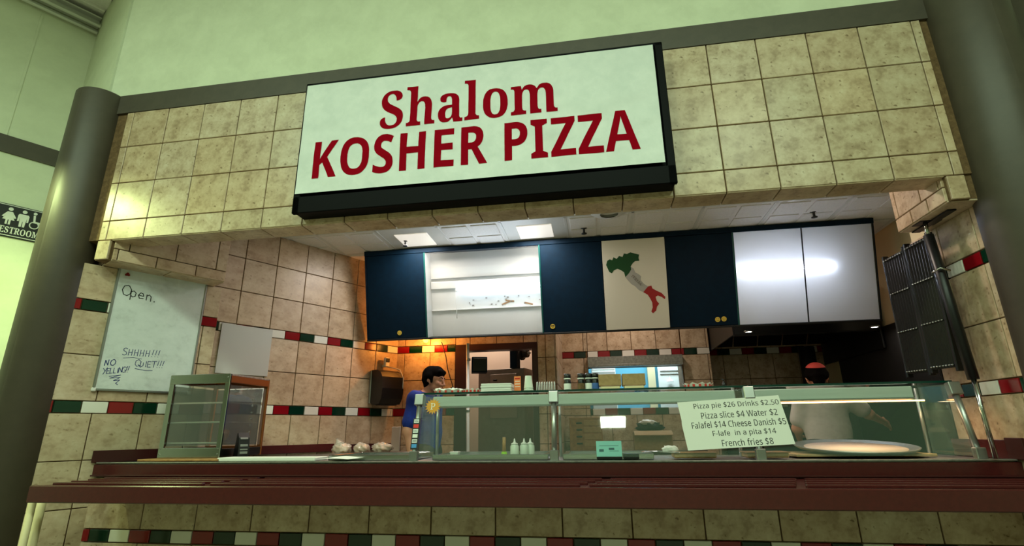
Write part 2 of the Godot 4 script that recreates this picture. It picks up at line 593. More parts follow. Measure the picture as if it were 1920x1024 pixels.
func person(label: String, at: Vector3, turn: float, hgt: float, shirt: Material, pose: Dictionary) -> Node3D:
	# built facing local +z with the feet on local y = 0
	var k := hgt / 1.75
	var P := thing("person", label, "person", at, turn)
	var sh := [Vector3(-0.175, 1.42, -0.01) * k, Vector3(0.175, 1.42, -0.01) * k]
	var el: Array = pose.elbows
	var wr: Array = pose.wrists
	var hip := [Vector3(-0.095, 0.93, 0) * k, Vector3(0.095, 0.93, 0) * k]
	var kn := [Vector3(-0.105, 0.5, 0.02) * k, Vector3(0.105, 0.5, 0.02) * k]
	var an := [Vector3(-0.11, 0.09, -0.02) * k, Vector3(0.11, 0.09, -0.02) * k]
	var hc: Vector3 = Vector3(0, 1.625, 0.025) * k + pose.head
	var wide := Vector3(1.35, 1.0, 0.9)
	var torso := [[Vector3(0, 0.95, 0) * k, Vector3(0, 1.12, 0.01) * k, 0.125, 0.12, wide], [Vector3(0, 1.12, 0.01) * k, Vector3(0, 1.33, 0) * k, 0.12, 0.13, wide], [sh[0], sh[1], 0.06, 0.06], [sh[0], Vector3(0, 1.45, -0.01) * k, 0.055, 0.06], [sh[1], Vector3(0, 1.45, -0.01) * k, 0.055, 0.06]]
	var neck := [[Vector3(0, 1.43, -0.01) * k, hc + Vector3(0, -0.06, -0.03), 0.058, 0.055]]
	var legs := []
	for i in 2:
		legs.append([hip[i], kn[i], 0.09, 0.06])
		legs.append([kn[i], an[i], 0.058, 0.04])
	var feet := []
	for i in 2:
		feet.append([an[i] + Vector3(0, -0.04, -0.03), an[i] + Vector3(0, -0.055, 0.15), 0.042, 0.035])
	var arms := []
	for i in 2:
		arms.append([sh[i], el[i], 0.052, 0.042])
		arms.append([el[i], wr[i], 0.042, 0.027])
	var all := torso + neck + legs + feet + arms
	var bb := bounds(all, 0.03)
	var meshes := [net(all, bb[0], bb[1], 0.014, 0.04)]
	# head: skull, jaw, nose, brow, lips, ears; turned by its own yaw
	var hy: float = pose.yaw
	var hb := Basis(Vector3.UP, deg_to_rad(hy)) * Basis(Vector3.RIGHT, deg_to_rad(pose.pitch))
	var H := func(x: float, y: float, z: float) -> Vector3: return hc + hb * Vector3(x, y, z)
	var head := [[H.call(0, 0.035, -0.025), H.call(0, 0.03, 0.01), 0.083, 0.078], [H.call(0, -0.03, 0.03), H.call(0, -0.075, 0.045), 0.06, 0.04], [H.call(-0.028, -0.06, 0.03), H.call(0.028, -0.06, 0.03), 0.042, 0.042], [H.call(0, -0.098, 0.066), H.call(0, -0.095, 0.06), 0.018, 0.018]]
	var face := [[H.call(0, 0.012, 0.092), H.call(0, -0.03, 0.113), 0.008, 0.012], [H.call(-0.012, -0.034, 0.098), H.call(0.012, -0.034, 0.098), 0.009, 0.009], [H.call(-0.035, 0.022, 0.078), H.call(0.035, 0.022, 0.078), 0.013, 0.013], [H.call(-0.018, -0.058, 0.092), H.call(0.018, -0.058, 0.092), 0.007, 0.007], [H.call(-0.018, -0.07, 0.09), H.call(0.018, -0.07, 0.09), 0.008, 0.008], [H.call(-0.045, -0.02, 0.06), H.call(-0.03, -0.03, 0.075), 0.022, 0.016], [H.call(0.045, -0.02, 0.06), H.call(0.03, -0.03, 0.075), 0.022, 0.016]]
	for s in [-1.0, 1.0]:
		face.append([H.call(0.083 * s, 0.018, -0.012), H.call(0.08 * s, -0.028, 0.0), 0.013, 0.009])
		face.append([H.call(0.09 * s, 0.01, -0.022), H.call(0.088 * s, -0.012, -0.02), 0.01, 0.009])
	var hd := head + face + [[hc + Vector3(0, -0.07, -0.03), Vector3(0, 1.45, -0.01) * k, 0.054, 0.057]]
	bb = bounds(hd, 0.015)
	meshes.append(net(hd, bb[0], bb[1], 0.0055, 0.014))
	for i in 2:
		var d: Vector3 = (wr[i] - el[i]).normalized()
		var sd: Vector3 = pose.thumbs[i]
		sd = (sd - d * sd.dot(d)).normalized()
		var hnd := hand_bones(wr[i], d, sd, d.cross(sd).normalized() * (1.0 if i == 1 else -1.0))
		hnd.append([wr[i] - d * 0.04, wr[i] + d * 0.02, 0.028, 0.024])
		bb = bounds(hnd, 0.01)
		meshes.append(net(hnd, bb[0], bb[1], 0.0045, 0.006))
	obj("body", joined(meshes), M.skin, P)
	# shirt: torso and sleeves
	var sl := torso.duplicate()
	for i in 2:
		sl.append([sh[i], sh[i].lerp(el[i], 0.72), 0.062, 0.062])
	bb = bounds(sl, 0.04)
	var sm := net(sl, bb[0], bb[1], 0.012, 0.045, [[Vector3(0, -1, 0), -0.86 * k], [Vector3(0, 1, 0.35).normalized(), 1.415 * k]], 0.013)
	obj("shirt", sm, shirt, P)
	var tr := legs + [[hip[0], hip[1], 0.1, 0.1], [Vector3(0, 0.95, 0) * k, Vector3(0, 1.0, 0) * k, 0.122, 0.122, wide]]
	bb = bounds(tr, 0.04)
	obj("trousers", net(tr, bb[0], bb[1], 0.014, 0.03, [[Vector3(0, -1, 0), -0.06]], 0.014), M.trousers, P)
	for i in 2:
		var sb := [[an[i] + Vector3(0, -0.045, -0.035), an[i] + Vector3(0, -0.052, 0.15), 0.05, 0.042]]
		bb = bounds(sb, 0.02)
		obj("shoe", net(sb, bb[0], bb[1], 0.012, 0.01, [[Vector3(0, -1, 0), 0.0]]), M.black_matte, P)
	# hair, brows, eyes
	var hr := [[H.call(0, 0.05, -0.035), H.call(0, 0.062, 0.012), 0.09, 0.08], [H.call(0, 0.0, -0.055), H.call(0, -0.04, -0.05), 0.07, 0.052], [H.call(-0.05, 0.03, -0.03), H.call(0.05, 0.03, -0.03), 0.056, 0.056], [H.call(-0.075, 0.03, 0.0), H.call(-0.078, -0.015, 0.012), 0.018, 0.012], [H.call(0.075, 0.03, 0.0), H.call(0.078, -0.015, 0.012), 0.018, 0.012], [H.call(-0.04, 0.085, 0.07), H.call(0.045, 0.085, 0.07), 0.024, 0.022]]
	bb = bounds(hr, 0.02)
	obj("hair", net(hr, bb[0], bb[1], 0.008, 0.012, [[hb * Vector3(0, -0.75, 1).normalized(), (hb * Vector3(0, -0.75, 1).normalized()).dot(H.call(0, 0.048, 0.082))]]), M.hair, P)
	for s in [-1.0, 1.0]:
		obj("eyebrow", tube([H.call(0.018 * s, 0.03, 0.094), H.call(0.035 * s, 0.036, 0.09), H.call(0.052 * s, 0.03, 0.078)], 0.004, 6), M.hair, P)
		var eye := obj("eye", lathe([Vector2(0, -0.009), Vector2(0.007, -0.005), Vector2(0.009, 0), Vector2(0.007, 0.005), Vector2(0, 0.009)], 12), M.eye_white, P, H.call(0.032 * s, 0.008, 0.0775))
		obj("iris", lathe([Vector2(0, -0.006), Vector2(0.006, 0), Vector2(0, 0.006)], 10), M.ink, eye, hb * Vector3(0, 0, 0.006))
	if pose.has("kippah"):
		var kp := []
		for i in 7:
			var a := deg_to_rad(58.0 * (1.0 - i / 6.0))
			kp.append(Vector2(sin(a) * 0.1, cos(a) * 0.1))
		var cap := obj("kippah", lathe(kp, 24), M.kippah, P, H.call(0, 0.045, -0.035))
		cap.basis = hb * Basis(Vector3.RIGHT, deg_to_rad(-28))
	return P

# ---------------------------------------------------------------- handwriting
const PEN := {
	"O": [[[0.5, 1], [0.15, 0.85], [0.0, 0.45], [0.2, 0.05], [0.55, 0], [0.85, 0.25], [0.9, 0.65], [0.65, 0.95], [0.5, 1]]],
	"p": [[[0.1, 0.55], [0.1, -0.3]], [[0.1, 0.45], [0.35, 0.6], [0.6, 0.45], [0.55, 0.1], [0.3, 0.0], [0.1, 0.12]]],
	"e": [[[0.05, 0.3], [0.6, 0.32], [0.5, 0.55], [0.25, 0.58], [0.05, 0.3], [0.2, 0.03], [0.6, 0.08]]],
	"n": [[[0.1, 0.55], [0.1, 0.0]], [[0.1, 0.4], [0.35, 0.58], [0.55, 0.45], [0.58, 0.0]]],
	".": [[[0.1, 0.02], [0.16, 0.06], [0.16, 0.0]]],
	"S": [[[0.7, 0.9], [0.4, 1.0], [0.12, 0.85], [0.2, 0.6], [0.6, 0.42], [0.68, 0.15], [0.35, 0.0], [0.05, 0.1]]],
	"H": [[[0.1, 0.85], [0.05, 0.0]], [[0.6, 0.9], [0.55, 0.0]], [[0.08, 0.42], [0.58, 0.46]]],
	"!": [[[0.35, 1.0], [0.2, 0.3]], [[0.15, 0.05], [0.18, 0.0]]],
	"Q": [[[0.5, 1], [0.1, 0.8], [0.05, 0.3], [0.35, 0.02], [0.8, 0.2], [0.9, 0.7], [0.5, 1]], [[0.5, 0.3], [0.95, -0.1]]],
	"u": [[[0.1, 0.6], [0.1, 0.15], [0.35, 0.0], [0.55, 0.2], [0.55, 0.6]]],
	"I": [[[0.25, 0.8], [0.22, 0.0]]],
	"E": [[[0.6, 0.8], [0.1, 0.8], [0.08, 0.0], [0.6, 0.0]], [[0.1, 0.42], [0.5, 0.42]]],
	"T": [[[0.0, 0.85], [0.75, 0.88]], [[0.38, 0.86], [0.35, 0.0]]],
	"N": [[[0.05, 0.0], [0.1, 0.9], [0.6, 0.05], [0.65, 0.95]]],
	"Y": [[[0.0, 0.9], [0.3, 0.5]], [[0.65, 0.95], [0.1, -0.1]]],
	"L": [[[0.1, 0.85], [0.08, 0.0], [0.45, 0.0]]],
	"G": [[[0.75, 0.8], [0.4, 0.95], [0.08, 0.6], [0.12, 0.1], [0.5, 0.0], [0.78, 0.3], [0.45, 0.38]]],
}

func ribbon(st: SurfaceTool, pts: Array, w: float, z: float) -> void:
	for i in pts.size() - 1:
		var a: Vector2 = pts[i]
		var b: Vector2 = pts[i + 1]
		var t := (b - a).normalized()
		var n := Vector2(-t.y, t.x) * w * 0.5
		a -= t * w * 0.3
		b += t * w * 0.3
		quad(st, Vector3(a.x - n.x, a.y - n.y, z), Vector3(b.x - n.x, b.y - n.y, z), Vector3(b.x + n.x, b.y + n.y, z), Vector3(a.x + n.x, a.y + n.y, z))

func scrawl(st: SurfaceTool, s: String, at: Vector2, h: float, adv: float, w: float, z: float, slope := 0.0) -> void:
	var p := at
	for ch in s:
		if PEN.has(ch):
			for line in PEN[ch]:
				var pts := []
				for q in line:
					pts.append(p + Vector2(q[0], q[1] + q[0] * slope) * h * Vector2(0.8, 1))
				ribbon(st, pts, w, z)
		p += Vector2(adv, adv * slope) * (0.55 if ch in "!.I" else 1.0)

# ---------------------------------------------------------------- lights
func area_light(parent: Node3D, called: String, at: Vector3, look: Vector3, size: Vector2, c: Color, e: float) -> void:
	var l := AreaLight3D.new()
	l.name = called
	l.area_size = size
	l.light_color = c
	l.light_energy = e
	l.shadow_enabled = true
	l.area_range = 40.0
	parent.add_child(l, true)
	var up := Vector3.UP if abs(look.normalized().y) < 0.95 else Vector3.BACK
	l.transform = Transform3D(Basis.looking_at(look, up), at)

func panel_fixture(called: String, label: String, group: String, at: Vector3, size: Vector2, c: Color, e: float, g: float) -> void:
	var t := thing(called, label, "light", at, 0, group)
	part(t, "housing", Vector3(size.x + 0.06, 0.06, size.y + 0.06), Vector3(0, 0.035, 0), M.white, 0.006)
	part(t, "lens", Vector3(size.x, 0.012, size.y), Vector3.ZERO, glow(c, g), 0.002)
	area_light(t, "light", Vector3(0, -0.012, 0), Vector3.DOWN, size, c, e)

func _ready() -> void:
	rng.seed = 11
	var cam := Camera3D.new()
	cam.name = "camera"
	add_child(cam)
	cam.position = V(10.26485, -4.89707, 9.87866)
	cam.rotation = Vector3(0.29408457, 0.15649968, -0.01243207)
	cam.fov = 55.535
	cam.near = 0.05
	cam.current = true
	var env := Environment.new()
	env.background_mode = Environment.BG_COLOR
	env.background_color = Color(0, 0, 0)
	env.tonemap_mode = Environment.TONE_MAPPER_LINEAR
	env.tonemap_exposure = 1.0
	env.sdfgi_enabled = true
	env.ssao_enabled = true
	env.ssil_enabled = true
	var we := WorldEnvironment.new()
	we.name = "environment"
	we.environment = env
	add_child(we)
	make_materials()
	hall_lights()
	shell()
	facade()
	left_side()
	back_side()
	right_side()
	counter()
	menu_boards()
	sneeze_guard()
	on_shelf()
	on_counter()
	behind()
	people()
	wall_things()

const HALL := Color(0.88, 1.0, 0.86)

func hall_lights() -> void:
	for p in [[11.4, 29.8], [-3.0, 14.0], [4.0, 14.0], [11.0, 14.0], [18.0, 16.0]]:
		panel_fixture("ceiling_panel_light", "white rectangular panel light hung under the hall ceiling", "hall ceiling panel lights", V(p[0], 9.5, p[1]), Vector2(0.6, 0.6), HALL, 12.0, 6.0)
	# shaded lamp by the corridor to the restrooms
	var t := thing("pendant_lamp", "shaded pendant lamp hanging by the restroom corridor", "lamp", V(-3.7, 1.7, 2.6))
	obj("shade", lathe([Vector2(0.16, -0.02), Vector2(0.15, 0.04), Vector2(0.07, 0.16), Vector2(0.02, 0.2), Vector2(0.018, 0.2), Vector2(0.065, 0.155), Vector2(0.143, 0.036), Vector2(0.154, -0.02)], 28), M.black_matte, t)
	obj("bulb", lathe([Vector2(0, -0.05), Vector2(0.03, -0.035), Vector2(0.04, 0), Vector2(0.03, 0.035), Vector2(0.02, 0.07), Vector2(0, 0.075)], 16), glow(Color(0.9, 1.0, 0.66), 12.0), t, Vector3(0, 0.03, 0))
	obj("cord", tube([Vector3(0, 0.2, 0), Vector3(0, 2.8, 0)], 0.004, 6), M.black_matte, t)
	var l := OmniLight3D.new()
	l.name = "light"
	l.light_color = Color(0.9, 1.0, 0.66)
	l.light_energy = 2.6
	l.light_size = 0.04
	l.omni_range = 30
	l.shadow_enabled = true
	t.add_child(l)
	l.position = Vector3(0, 0.03, 0)

func shell() -> void:
	wall("floor", V(0, -8.5, 0), 0, Vector3(-38, -0.5, -20), Vector3(36, 0, 46), M.floor)
	wall("ceiling", V(0, 0, 0), 0, Vector3(-38, 11.0, -1), Vector3(36, 11.4, 46), M.ceil)
	wall("ceiling_corridor", V(0, 0, 0), 0, Vector3(-38, 8.7, -20), Vector3(-2.0, 9.0, 6), M.ceil)
	wall("wall_back", V(0, 0, 0), 0, Vector3(-38, -8.5, 45), Vector3(36, 11, 45.6), M.wall)
	wall("wall_right", V(0, 0, 0), 0, Vector3(34, -8.5, -0.6), Vector3(34.6, 11, 45), M.wall)
	wall("wall_far_right", V(0, 0, 0), 0, Vector3(18.2, -8.5, -0.6), Vector3(34, 3.5, -0.15), M.brown)
	# wall on the left of the restroom corridor, splayed like the shop's own left wall
	var w := wall("wall_left", V(-6.4, 0, -0.9), SPLAY, Vector3(-56, -8.5, -0.4), Vector3(16, 11, 0), M.wall)
	var b := setting("trim_1", slab(Vector3(-56, 3.0, 0) * S, Vector3(16, 3.53, 0.05) * S), M.brown, V(-6.4, 0, -0.9), SPLAY)
	b.set_meta("label", "brown painted band along the corridor wall")
	for x in [-3.2, 0.05]:
		var j := setting("trim_2", slab(Vector3(x - 0.03, 3.53, 0) * S, Vector3(x + 0.03, 8.7, 0.02) * S), M.wall, V(-6.4, 0, -0.9), SPLAY)
		j.set_meta("label", "painted panel seam on the upper corridor wall")
	wall("wall_corridor_end", V(-6.4, 0, -0.9), SPLAY, Vector3(1.42, -8.5, 0), Vector3(1.8, 8.7, 4.1), M.wall)
	wall("wall_corridor_inner", V(-2.45, 0, -0.55), SPLAY, Vector3(0, -8.5, -0.12), Vector3(16.5, 8.7, 0.02), M.wall)
	# light wall above the brown band
	wall("wall_front", V(0, 0, 0), 0, Vector3(-1.95, 3.53, -0.54), Vector3(34, 11, -0.02), M.wall)
	wall("trim_3", V(0, 0, 0), 0, Vector3(-1.95, 3.0, -0.54), Vector3(18.2, 3.53, 0.06), M.brown)
	# roof deck rib and the white ceiling channel at the left
	var ch := thing("ceiling_channel", "white painted steel channel and pipes along the top of the corridor wall", "beam", V(-6.4, 8.2, -0.9), SPLAY)
	part(ch, "web", Vector3(22.0, 0.3, 0.1) * S, Vector3(-9.6, 0.15, 0.1) * S, M.white, 0.004)
	for y in [0.02, 0.28]:
		part(ch, "flange", Vector3(22.0, 0.05, 0.3) * S, Vector3(-9.6, y, 0.2) * S, M.white, 0.003)
	for q in [[-0.2, 0.16], [-0.08, 0.42]]:
		obj("pipe", tube([Vector3(-20.6, q[0], q[1]) * S, Vector3(1.4, q[0], q[1]) * S], 0.022, 10), M.white, ch)
	for i in 12:
		part(w, "deck_rib", Vector3(22.0, 0.12, 0.2) * S, Vector3(-9.6, 8.66, 0.5 + i * 0.7) * S, M.ceil, 0.01)
	for c in [[-2.09, 0.0, 0.577, "round brown column beside the restroom corridor"], [18.0, 0.0, 0.68, "round brown column beside the folded shutters"]]:
		var k := thing("column", c[3], "column", V(c[0], -8.5, c[1]))
		var r: float = c[2] * S
		obj("shaft", lathe([Vector2(0, 0), Vector2(r, 0), Vector2(r, 12.0 * S), Vector2(r - 0.004, 12.03 * S), Vector2(0, 12.03 * S)], 64), M.brown, k)
		if c[0] > 0:
			obj("upper_shaft", lathe([Vector2(0, 12.03 * S), Vector2(r * 0.8, 12.03 * S), Vector2(r * 0.8, 15.45 * S), Vector2(0, 15.45 * S)], 48), M.wall, k)

func facade() -> void:
	var w := wall("wall_header", V(0, 0, 0), 0, Vector3(-1.95, -0.46, -0.54), Vector3(17.9, 3.0, 0), M.grout)
	tiles(w, steps(-1.205, 17.17, -1.0), [-0.49, 0.0, 1.0, 2.0, 3.0])
	for s in [[-1.205, -0.85], [16.85, 17.17]]:
		var leg := wall("wall_header_leg", V(0, 0, 0), 0, Vector3(s[0], -0.97, -0.54), Vector3(s[1], -0.46, 0), M.grout)
		tile(leg, s[0], s[1], -0.97, -0.49)
	var x := -0.85
	for nx in steps(-0.85, 16.85, 0.0).slice(1):
		flat_tile(w, Vector3(x, -0.5, -0.54), Vector3(nx, -0.45, 0.04))
		x = nx

func left_side() -> void:
	# hanging beam over the counter's left end
	var b := wall("wall_left_beam", V(-0.847, 0, 0), SPLAY, Vector3(0.04, -0.94, -1.2), Vector3(2.6, 1.5, -0.02), M.grout)
	tiles(b, [0.04, 0.15, 0.95, 1.85, 2.6], [-0.97, -0.68])
	tiles(b, [0.04, 0.35, 1.35, 2.32, 2.6], [-0.68, 0.3, 1.19])
	flat_tile(b, Vector3(0.04, -0.98, -0.7), Vector3(1.3, -0.93, 0.03))
	flat_tile(b, Vector3(1.3, -0.98, -0.7), Vector3(2.6, -0.93, 0.03))
	# pier that carries the whiteboard
	var p := wall("wall_left_pier", V(-1.30, 0, -0.504), SPLAY, Vector3(-0.75, -8.5, -0.5), Vector3(2.6, -0.98, 0), M.grout)
	var xs := steps(-0.75, 2.6, 0.24)
	tiles(p, xs, [-8.45, -7.4, -6.42, -5.43, -4.42])
	accents(p, -0.75, 2.6, -4.42, -4.15, 0.02, 2)
	tiles(p, steps(-0.75, 2.6, 0.26), [-4.15, -3.12, -2.10])
	accents(p, -0.75, 2.6, -2.10, -1.84, 0.10, 2)
	tiles(p, [-0.75, 0.26, 1.26, 2.2, 2.6], [-1.84, -0.98])
	# inner left wall
	var w := wall("wall_left_inner", V(-0.119, 0, -3.672), SPLAY, Vector3(-0.9, -8.5, -0.35), Vector3(6.1, 1.5, 0), M.grout)
	xs = steps(-0.9, 6.03, 0.0)
	tiles(w, xs, [-8.45, -7.4, -6.4, -5.37, -4.37])
	accents(w, -0.9, 6.03, -4.37, -4.10, 1.42, 0)
	tiles(w, xs, [-4.10, -3.10, -2.08])
	accents(w, -0.9, 6.03, -2.08, -1.82, 1.52, 0)
	tiles(w, xs, [-1.82, -0.815, 0.206, 1.19])
	# maroon splash boards on the counter against the left walls
	var s := thing("splash_board", "dark maroon splash board standing against the whiteboard pier", "splash board", V(-1.30, -5.49, -0.504), SPLAY)
	part(s, "board", Vector3(2.2, 0.26, 0.05) * S, Vector3(1.5, 0.13, 0.1) * S, M.maroon_dark)
	s = thing("splash_board", "long maroon splash board standing along the inner tiled wall", "splash board", V(-0.119, -5.49, -3.672), SPLAY)
	part(s, "board", Vector3(4.0, 0.24, 0.05) * S, Vector3(1.55, 0.12, 0.1) * S, M.maroon)
	part(s, "board_end", Vector3(1.9, 0.2, 0.05) * S, Vector3(4.95, 0.1, 0.1) * S, M.maroon_dark)

func back_side() -> void:
	# wall beside the rear doorway
	var w := wall("wall_back_left", V(2.84, 0, -8.9), 0, Vector3(-0.6, -8.5, -0.35), Vector3(2.31, 1.5, 0), M.grout)
	tiles(w, steps(0.0, 2.31, 0.33), [-8.45, -7.4, -6.4, -5.37, -4.37])
	accents(w, 0, 2.31, -4.37, -4.1, 0.0, 0)
	tiles(w, steps(0.0, 2.31, 0.33), [-4.10, -3.10, -2.08])
	accents(w, 0, 2.31, -2.08, -1.82, 0.0, 0)
	tiles(w, steps(0.0, 2.31, 0.33), [-1.82, -0.8, 0.2, 1.19])
	var h := wall("wall_back_lintel", V(5.15, 0, -8.9), 0, Vector3(0, -1.85, -0.35), Vector3(3.05, 1.5, 0), M.grout)
	tiles(h, steps(0.0, 3.05, 0.55), [-1.85, -0.8, 0.2, 1.19])
	var j := wall("wall_back_middle", V(8.2, 0, -8.9), 0, Vector3(0, -8.5, -0.35), Vector3(0.64, 1.5, 0), M.grout)
	tiles(j, [0, 0.3, 0.64], [-8.45, -7.4, -6.4, -5.37, -4.37, -3.35, -2.4, -1.4, -0.4, 0.6, 1.19])
	var rt := wall("wall_back_return", V(8.84, 0, -8.9), 90, Vector3(0, -8.5, -0.3), Vector3(3.4, 1.5, 0), M.grout)
	tiles(rt, [0, 0.6, 1.6, 2.6, 3.4], [-8.45, -7.4, -6.4, -5.37, -4.37, -3.35, -2.4, -1.4, -0.4, 0.6, 1.19])
	# wall with the serving hatch
	var k := V(8.84, 0, -12.3)
	var r := wall("wall_back_right", k, 0, Vector3(0, -8.5, -0.35), Vector3(1.11, 1.5, 0), M.grout)
	tiles(r, [0, 0.94, 1.11], [-8.45, -7.4, -6.4, -5.37, -4.37, -4.1, -3.05, -2.03])
	accents(r, 0, 1.11, -2.03, -1.763, 1.039, 2)
	tiles(r, [0, 0.94, 1.11], [-1.763, -0.76, 0.24, 1.19])
	var r2 := wall("wall_back_hatch_top", k, 0, Vector3(1.11, -2.45, -0.35), Vector3(4.91, 1.5, 0), M.grout)
	tiles(r2, steps(1.11, 4.91, 1.94), [-2.45, -2.03])
	accents(r2, 1.11, 4.91, -2.03, -1.763, 1.039, 2)
	tiles(r2, steps(1.11, 4.91, 1.94), [-1.763, -0.76, 0.24, 1.19])
	var r3 := wall("wall_back_hatch_bottom", k, 0, Vector3(1.11, -8.5, -0.35), Vector3(4.91, -4.1, 0), M.grout)
	accents(r3, 1.11, 4.91, -4.37, -4.1, 1.2, 2)
	tiles(r3, steps(1.11, 4.91, 1.94), [-8.45, -7.4, -6.4, -5.37, -4.37])
	# darker recess for the ovens, a step farther back
	var k4 := V(13.75, 0, -13.6)
	var r5 := wall("wall_back_recess", V(13.75, 0, -12.3), 0, Vector3(0, -8.5, -1.3), Vector3(1.13, 1.5, 0), M.grout)
	tiles(r5, [0, 0.03, 1.03, 1.13], [-8.45, -7.4, -6.4, -5.37, -4.37])
	accents(r5, 0, 1.13, -4.37, -4.1, 0.29, 1)
	tiles(r5, [0, 0.03, 1.03, 1.13], [-4.1, -3.05, -2.03])
	accents(r5, 0, 1.13, -2.03, -1.763, 0.13, 1)
	tiles(r5, [0, 0.03, 1.03, 1.13], [-1.763, -0.76, 0.24, 1.19])
	var r4 := wall("wall_back_oven", k4, 0, Vector3(1.13, -8.5, -0.35), Vector3(8.0, 1.5, 0), M.grout)
	tiles(r4, steps(1.13, 6.0, 1.9), [-8.45, -7.4, -6.4, -5.37, -4.3])
	accents(r4, 1.13, 6.0, -4.3, -4.03, 1.2, 0)
	tiles(r4, steps(1.13, 6.0, 1.9), [-4.03, -2.95, -1.93])
	accents(r4, 1.13, 6.0, -1.93, -1.66, 1.2, 0)
	tiles(r4, steps(1.13, 6.0, 1.9), [-1.66, -0.66])
	# steel hood strip over the hatch
	var sh := thing("hatch_shelf", "brushed steel hood strip over the serving hatch", "shelf", k)
	part(sh, "front", Vector3(3.8, 0.3, 0.04) * S, Vector3(3.0, -2.2, 0.32) * S, M.steel_rough)
	part(sh, "top", Vector3(3.8, 0.04, 0.34) * S, Vector3(3.0, -2.06, 0.17) * S, M.steel_rough)
	part(sh, "lip", Vector3(3.8, 0.1, 0.5) * S, Vector3(3.0, -2.4, 0.1) * S, M.steel_rough)
	# rear rooms
	wall("wall_rear", V(0, 0, 0), 0, Vector3(-4, -8.5, -18.6), Vector3(24, 1.5, -18.2), M.room)
	wall("wall_rear_side", V(0, 0, 0), 0, Vector3(8.3, -8.5, -18.2), Vector3(8.6, 1.5, -12.3), M.room)
	wall("wall_rear_passage", V(0, 0, 0), 0, Vector3(2.0, -8.5, -13.3), Vector3(8.3, 1.5, -13.0), M.room)
	wall("wall_rear_left", V(0, 0, 0), 0, Vector3(4.0, -8.5, -13.0), Vector3(4.3, 1.5, -9.25), M.room)
	wall("wall_rear_blue", V(0, 0, 0), 0, Vector3(8.6, -8.5, -16.3), Vector3(21.5, 1.5, -16.0), M.blue_wall)
	# shop ceiling of square panels in a white grid
	var c := wall("ceiling_shop", V(0, 1.19, 0), 0, Vector3(-3.5, 0.05, -18.3), Vector3(22, 0.4, -0.5), M.grout)
	for i in 13:
		for q in 9:
			var cx := -2.4 + i * 2.0 + 1.0
			var cz := -0.6 - q * 2.0 - 1.0
			if [i, q] in [[3, 2], [5, 2]]:
				continue
			var pn := part(c, "ceiling_panel", Vector3(1.93, 0.05, 1.93) * S, Vector3(cx, 0.035, cz) * S, M.ceil, 0.006)
			if q < 4 and i > 0 and i < 12:
				for e in [[-1, -1], [1, -1], [-1, 1], [1, 1]]:
					part(pn, "raised_field", Vector3(0.8, 0.04, 0.8) * S, Vector3(e[0] * 0.47, -0.03, e[1] * 0.47) * S, M.ceil, 0.008)
		part(c, "grid_bar", Vector3(0.09, 0.05, 17.7) * S, Vector3(-2.4 + i * 2.0, 0.02, -9.4) * S, M.white, 0.002)
	for q in 9:
		part(c, "grid_bar", Vector3(25.4, 0.05, 0.09) * S, Vector3(9.2, 0.02, -0.6 - q * 2.0) * S, M.white, 0.002)
	# lights in the shop and the rear rooms
	for p in [[4.6, -5.6], [8.6, -5.6]]:
		var t := thing("ceiling_light", "recessed square ceiling light above the %s" % ("board's navy end panel" if p[0] < 6 else "open light box with the tube"), "light", V(p[0], 1.19, p[1]), 0, "recessed lights over the counter")
		part(t, "frame", Vector3(1.96, 0.06, 1.96) * S, Vector3(0, 0.012, 0), M.white, 0.004)
		part(t, "lens", Vector3(1.1, 0.03, 1.1) * S, Vector3(0, 0.0, 0), glow(Color(1, 0.97, 0.92), 0.55), 0.003)
		area_light(t, "light", Vector3(0, -0.012, 0), Vector3.DOWN, Vector2(0.33, 0.33), Color(1, 0.96, 0.92), 1.6)
	for p in [[14.6, -2.6, 1.2], [11.5, -10.2, 1.1], [4.0, -2.6, 0.28]]:
		var t := thing("ceiling_light", "round recessed ceiling downlight %s" % ("before the two lit white panels" if p[0] > 14 else ("near the serving hatch" if p[0] > 10 else "near the whiteboard pier")), "light", V(p[0], 1.19, p[1]), 0, "round downlights in the shop ceiling")
		obj("ring", lathe([Vector2(0.075, -0.012), Vector2(0.105, -0.008), Vector2(0.105, 0.02), Vector2(0.075, 0.02), Vector2(0.075, -0.012)], 32), M.white, t)
		obj("lens", cyl(0.075, 0.01), glow(Color(1, 0.86, 0.7), 1.5), t)
		area_light(t, "light", Vector3(0, -0.016, 0), Vector3.DOWN, Vector2(0.14, 0.14), Color(1, 0.92, 0.85), p[2])
	panel_fixture("rear_room_light", "panel light in the bright room behind the serving hatch", "", V(13.0, 0.9, -14.3), Vector2(1.2, 0.6), Color(0.85, 0.97, 1.0), 6.0, 4.0)
	panel_fixture("passage_light", "panel light in the passage behind the rear doorway", "", V(5.9, 0.9, -11.9), Vector2(0.6, 0.6), Color(1.0, 0.92, 0.84), 2.4, 2.0)
	for p in [[4.24, -5.6], [10.14, -5.6], [16.89, -5.55]]:
		var t := thing("sprinkler", "dark ceiling sprinkler head above the %s" % ("navy end panel of the menu board" if p[0] < 6 else ("navy panel beside the map poster" if p[0] < 12 else "two lit white panels")), "sprinkler", V(p[0], 1.19, p[1]), 0, "sprinkler heads")
		obj("stem", lathe([Vector2(0, -0.05), Vector2(0.01, -0.05), Vector2(0.01, -0.01), Vector2(0.03, 0.0), Vector2(0.03, 0.006), Vector2(0, 0.006)], 16), M.black, t)
		obj("deflector", lathe([Vector2(0, -0.062), Vector2(0.026, -0.058), Vector2(0.026, -0.052), Vector2(0, -0.05)], 16), M.black, t)
	var v := thing("ceiling_diffuser", "round white air diffuser in the shop ceiling", "diffuser", V(10.9, 1.19, -4.4))
	obj("cone", lathe([Vector2(0.08, -0.03), Vector2(0.14, -0.015), Vector2(0.18, 0.01), Vector2(0.17, 0.015), Vector2(0.08, -0.01)], 32), M.white, v)

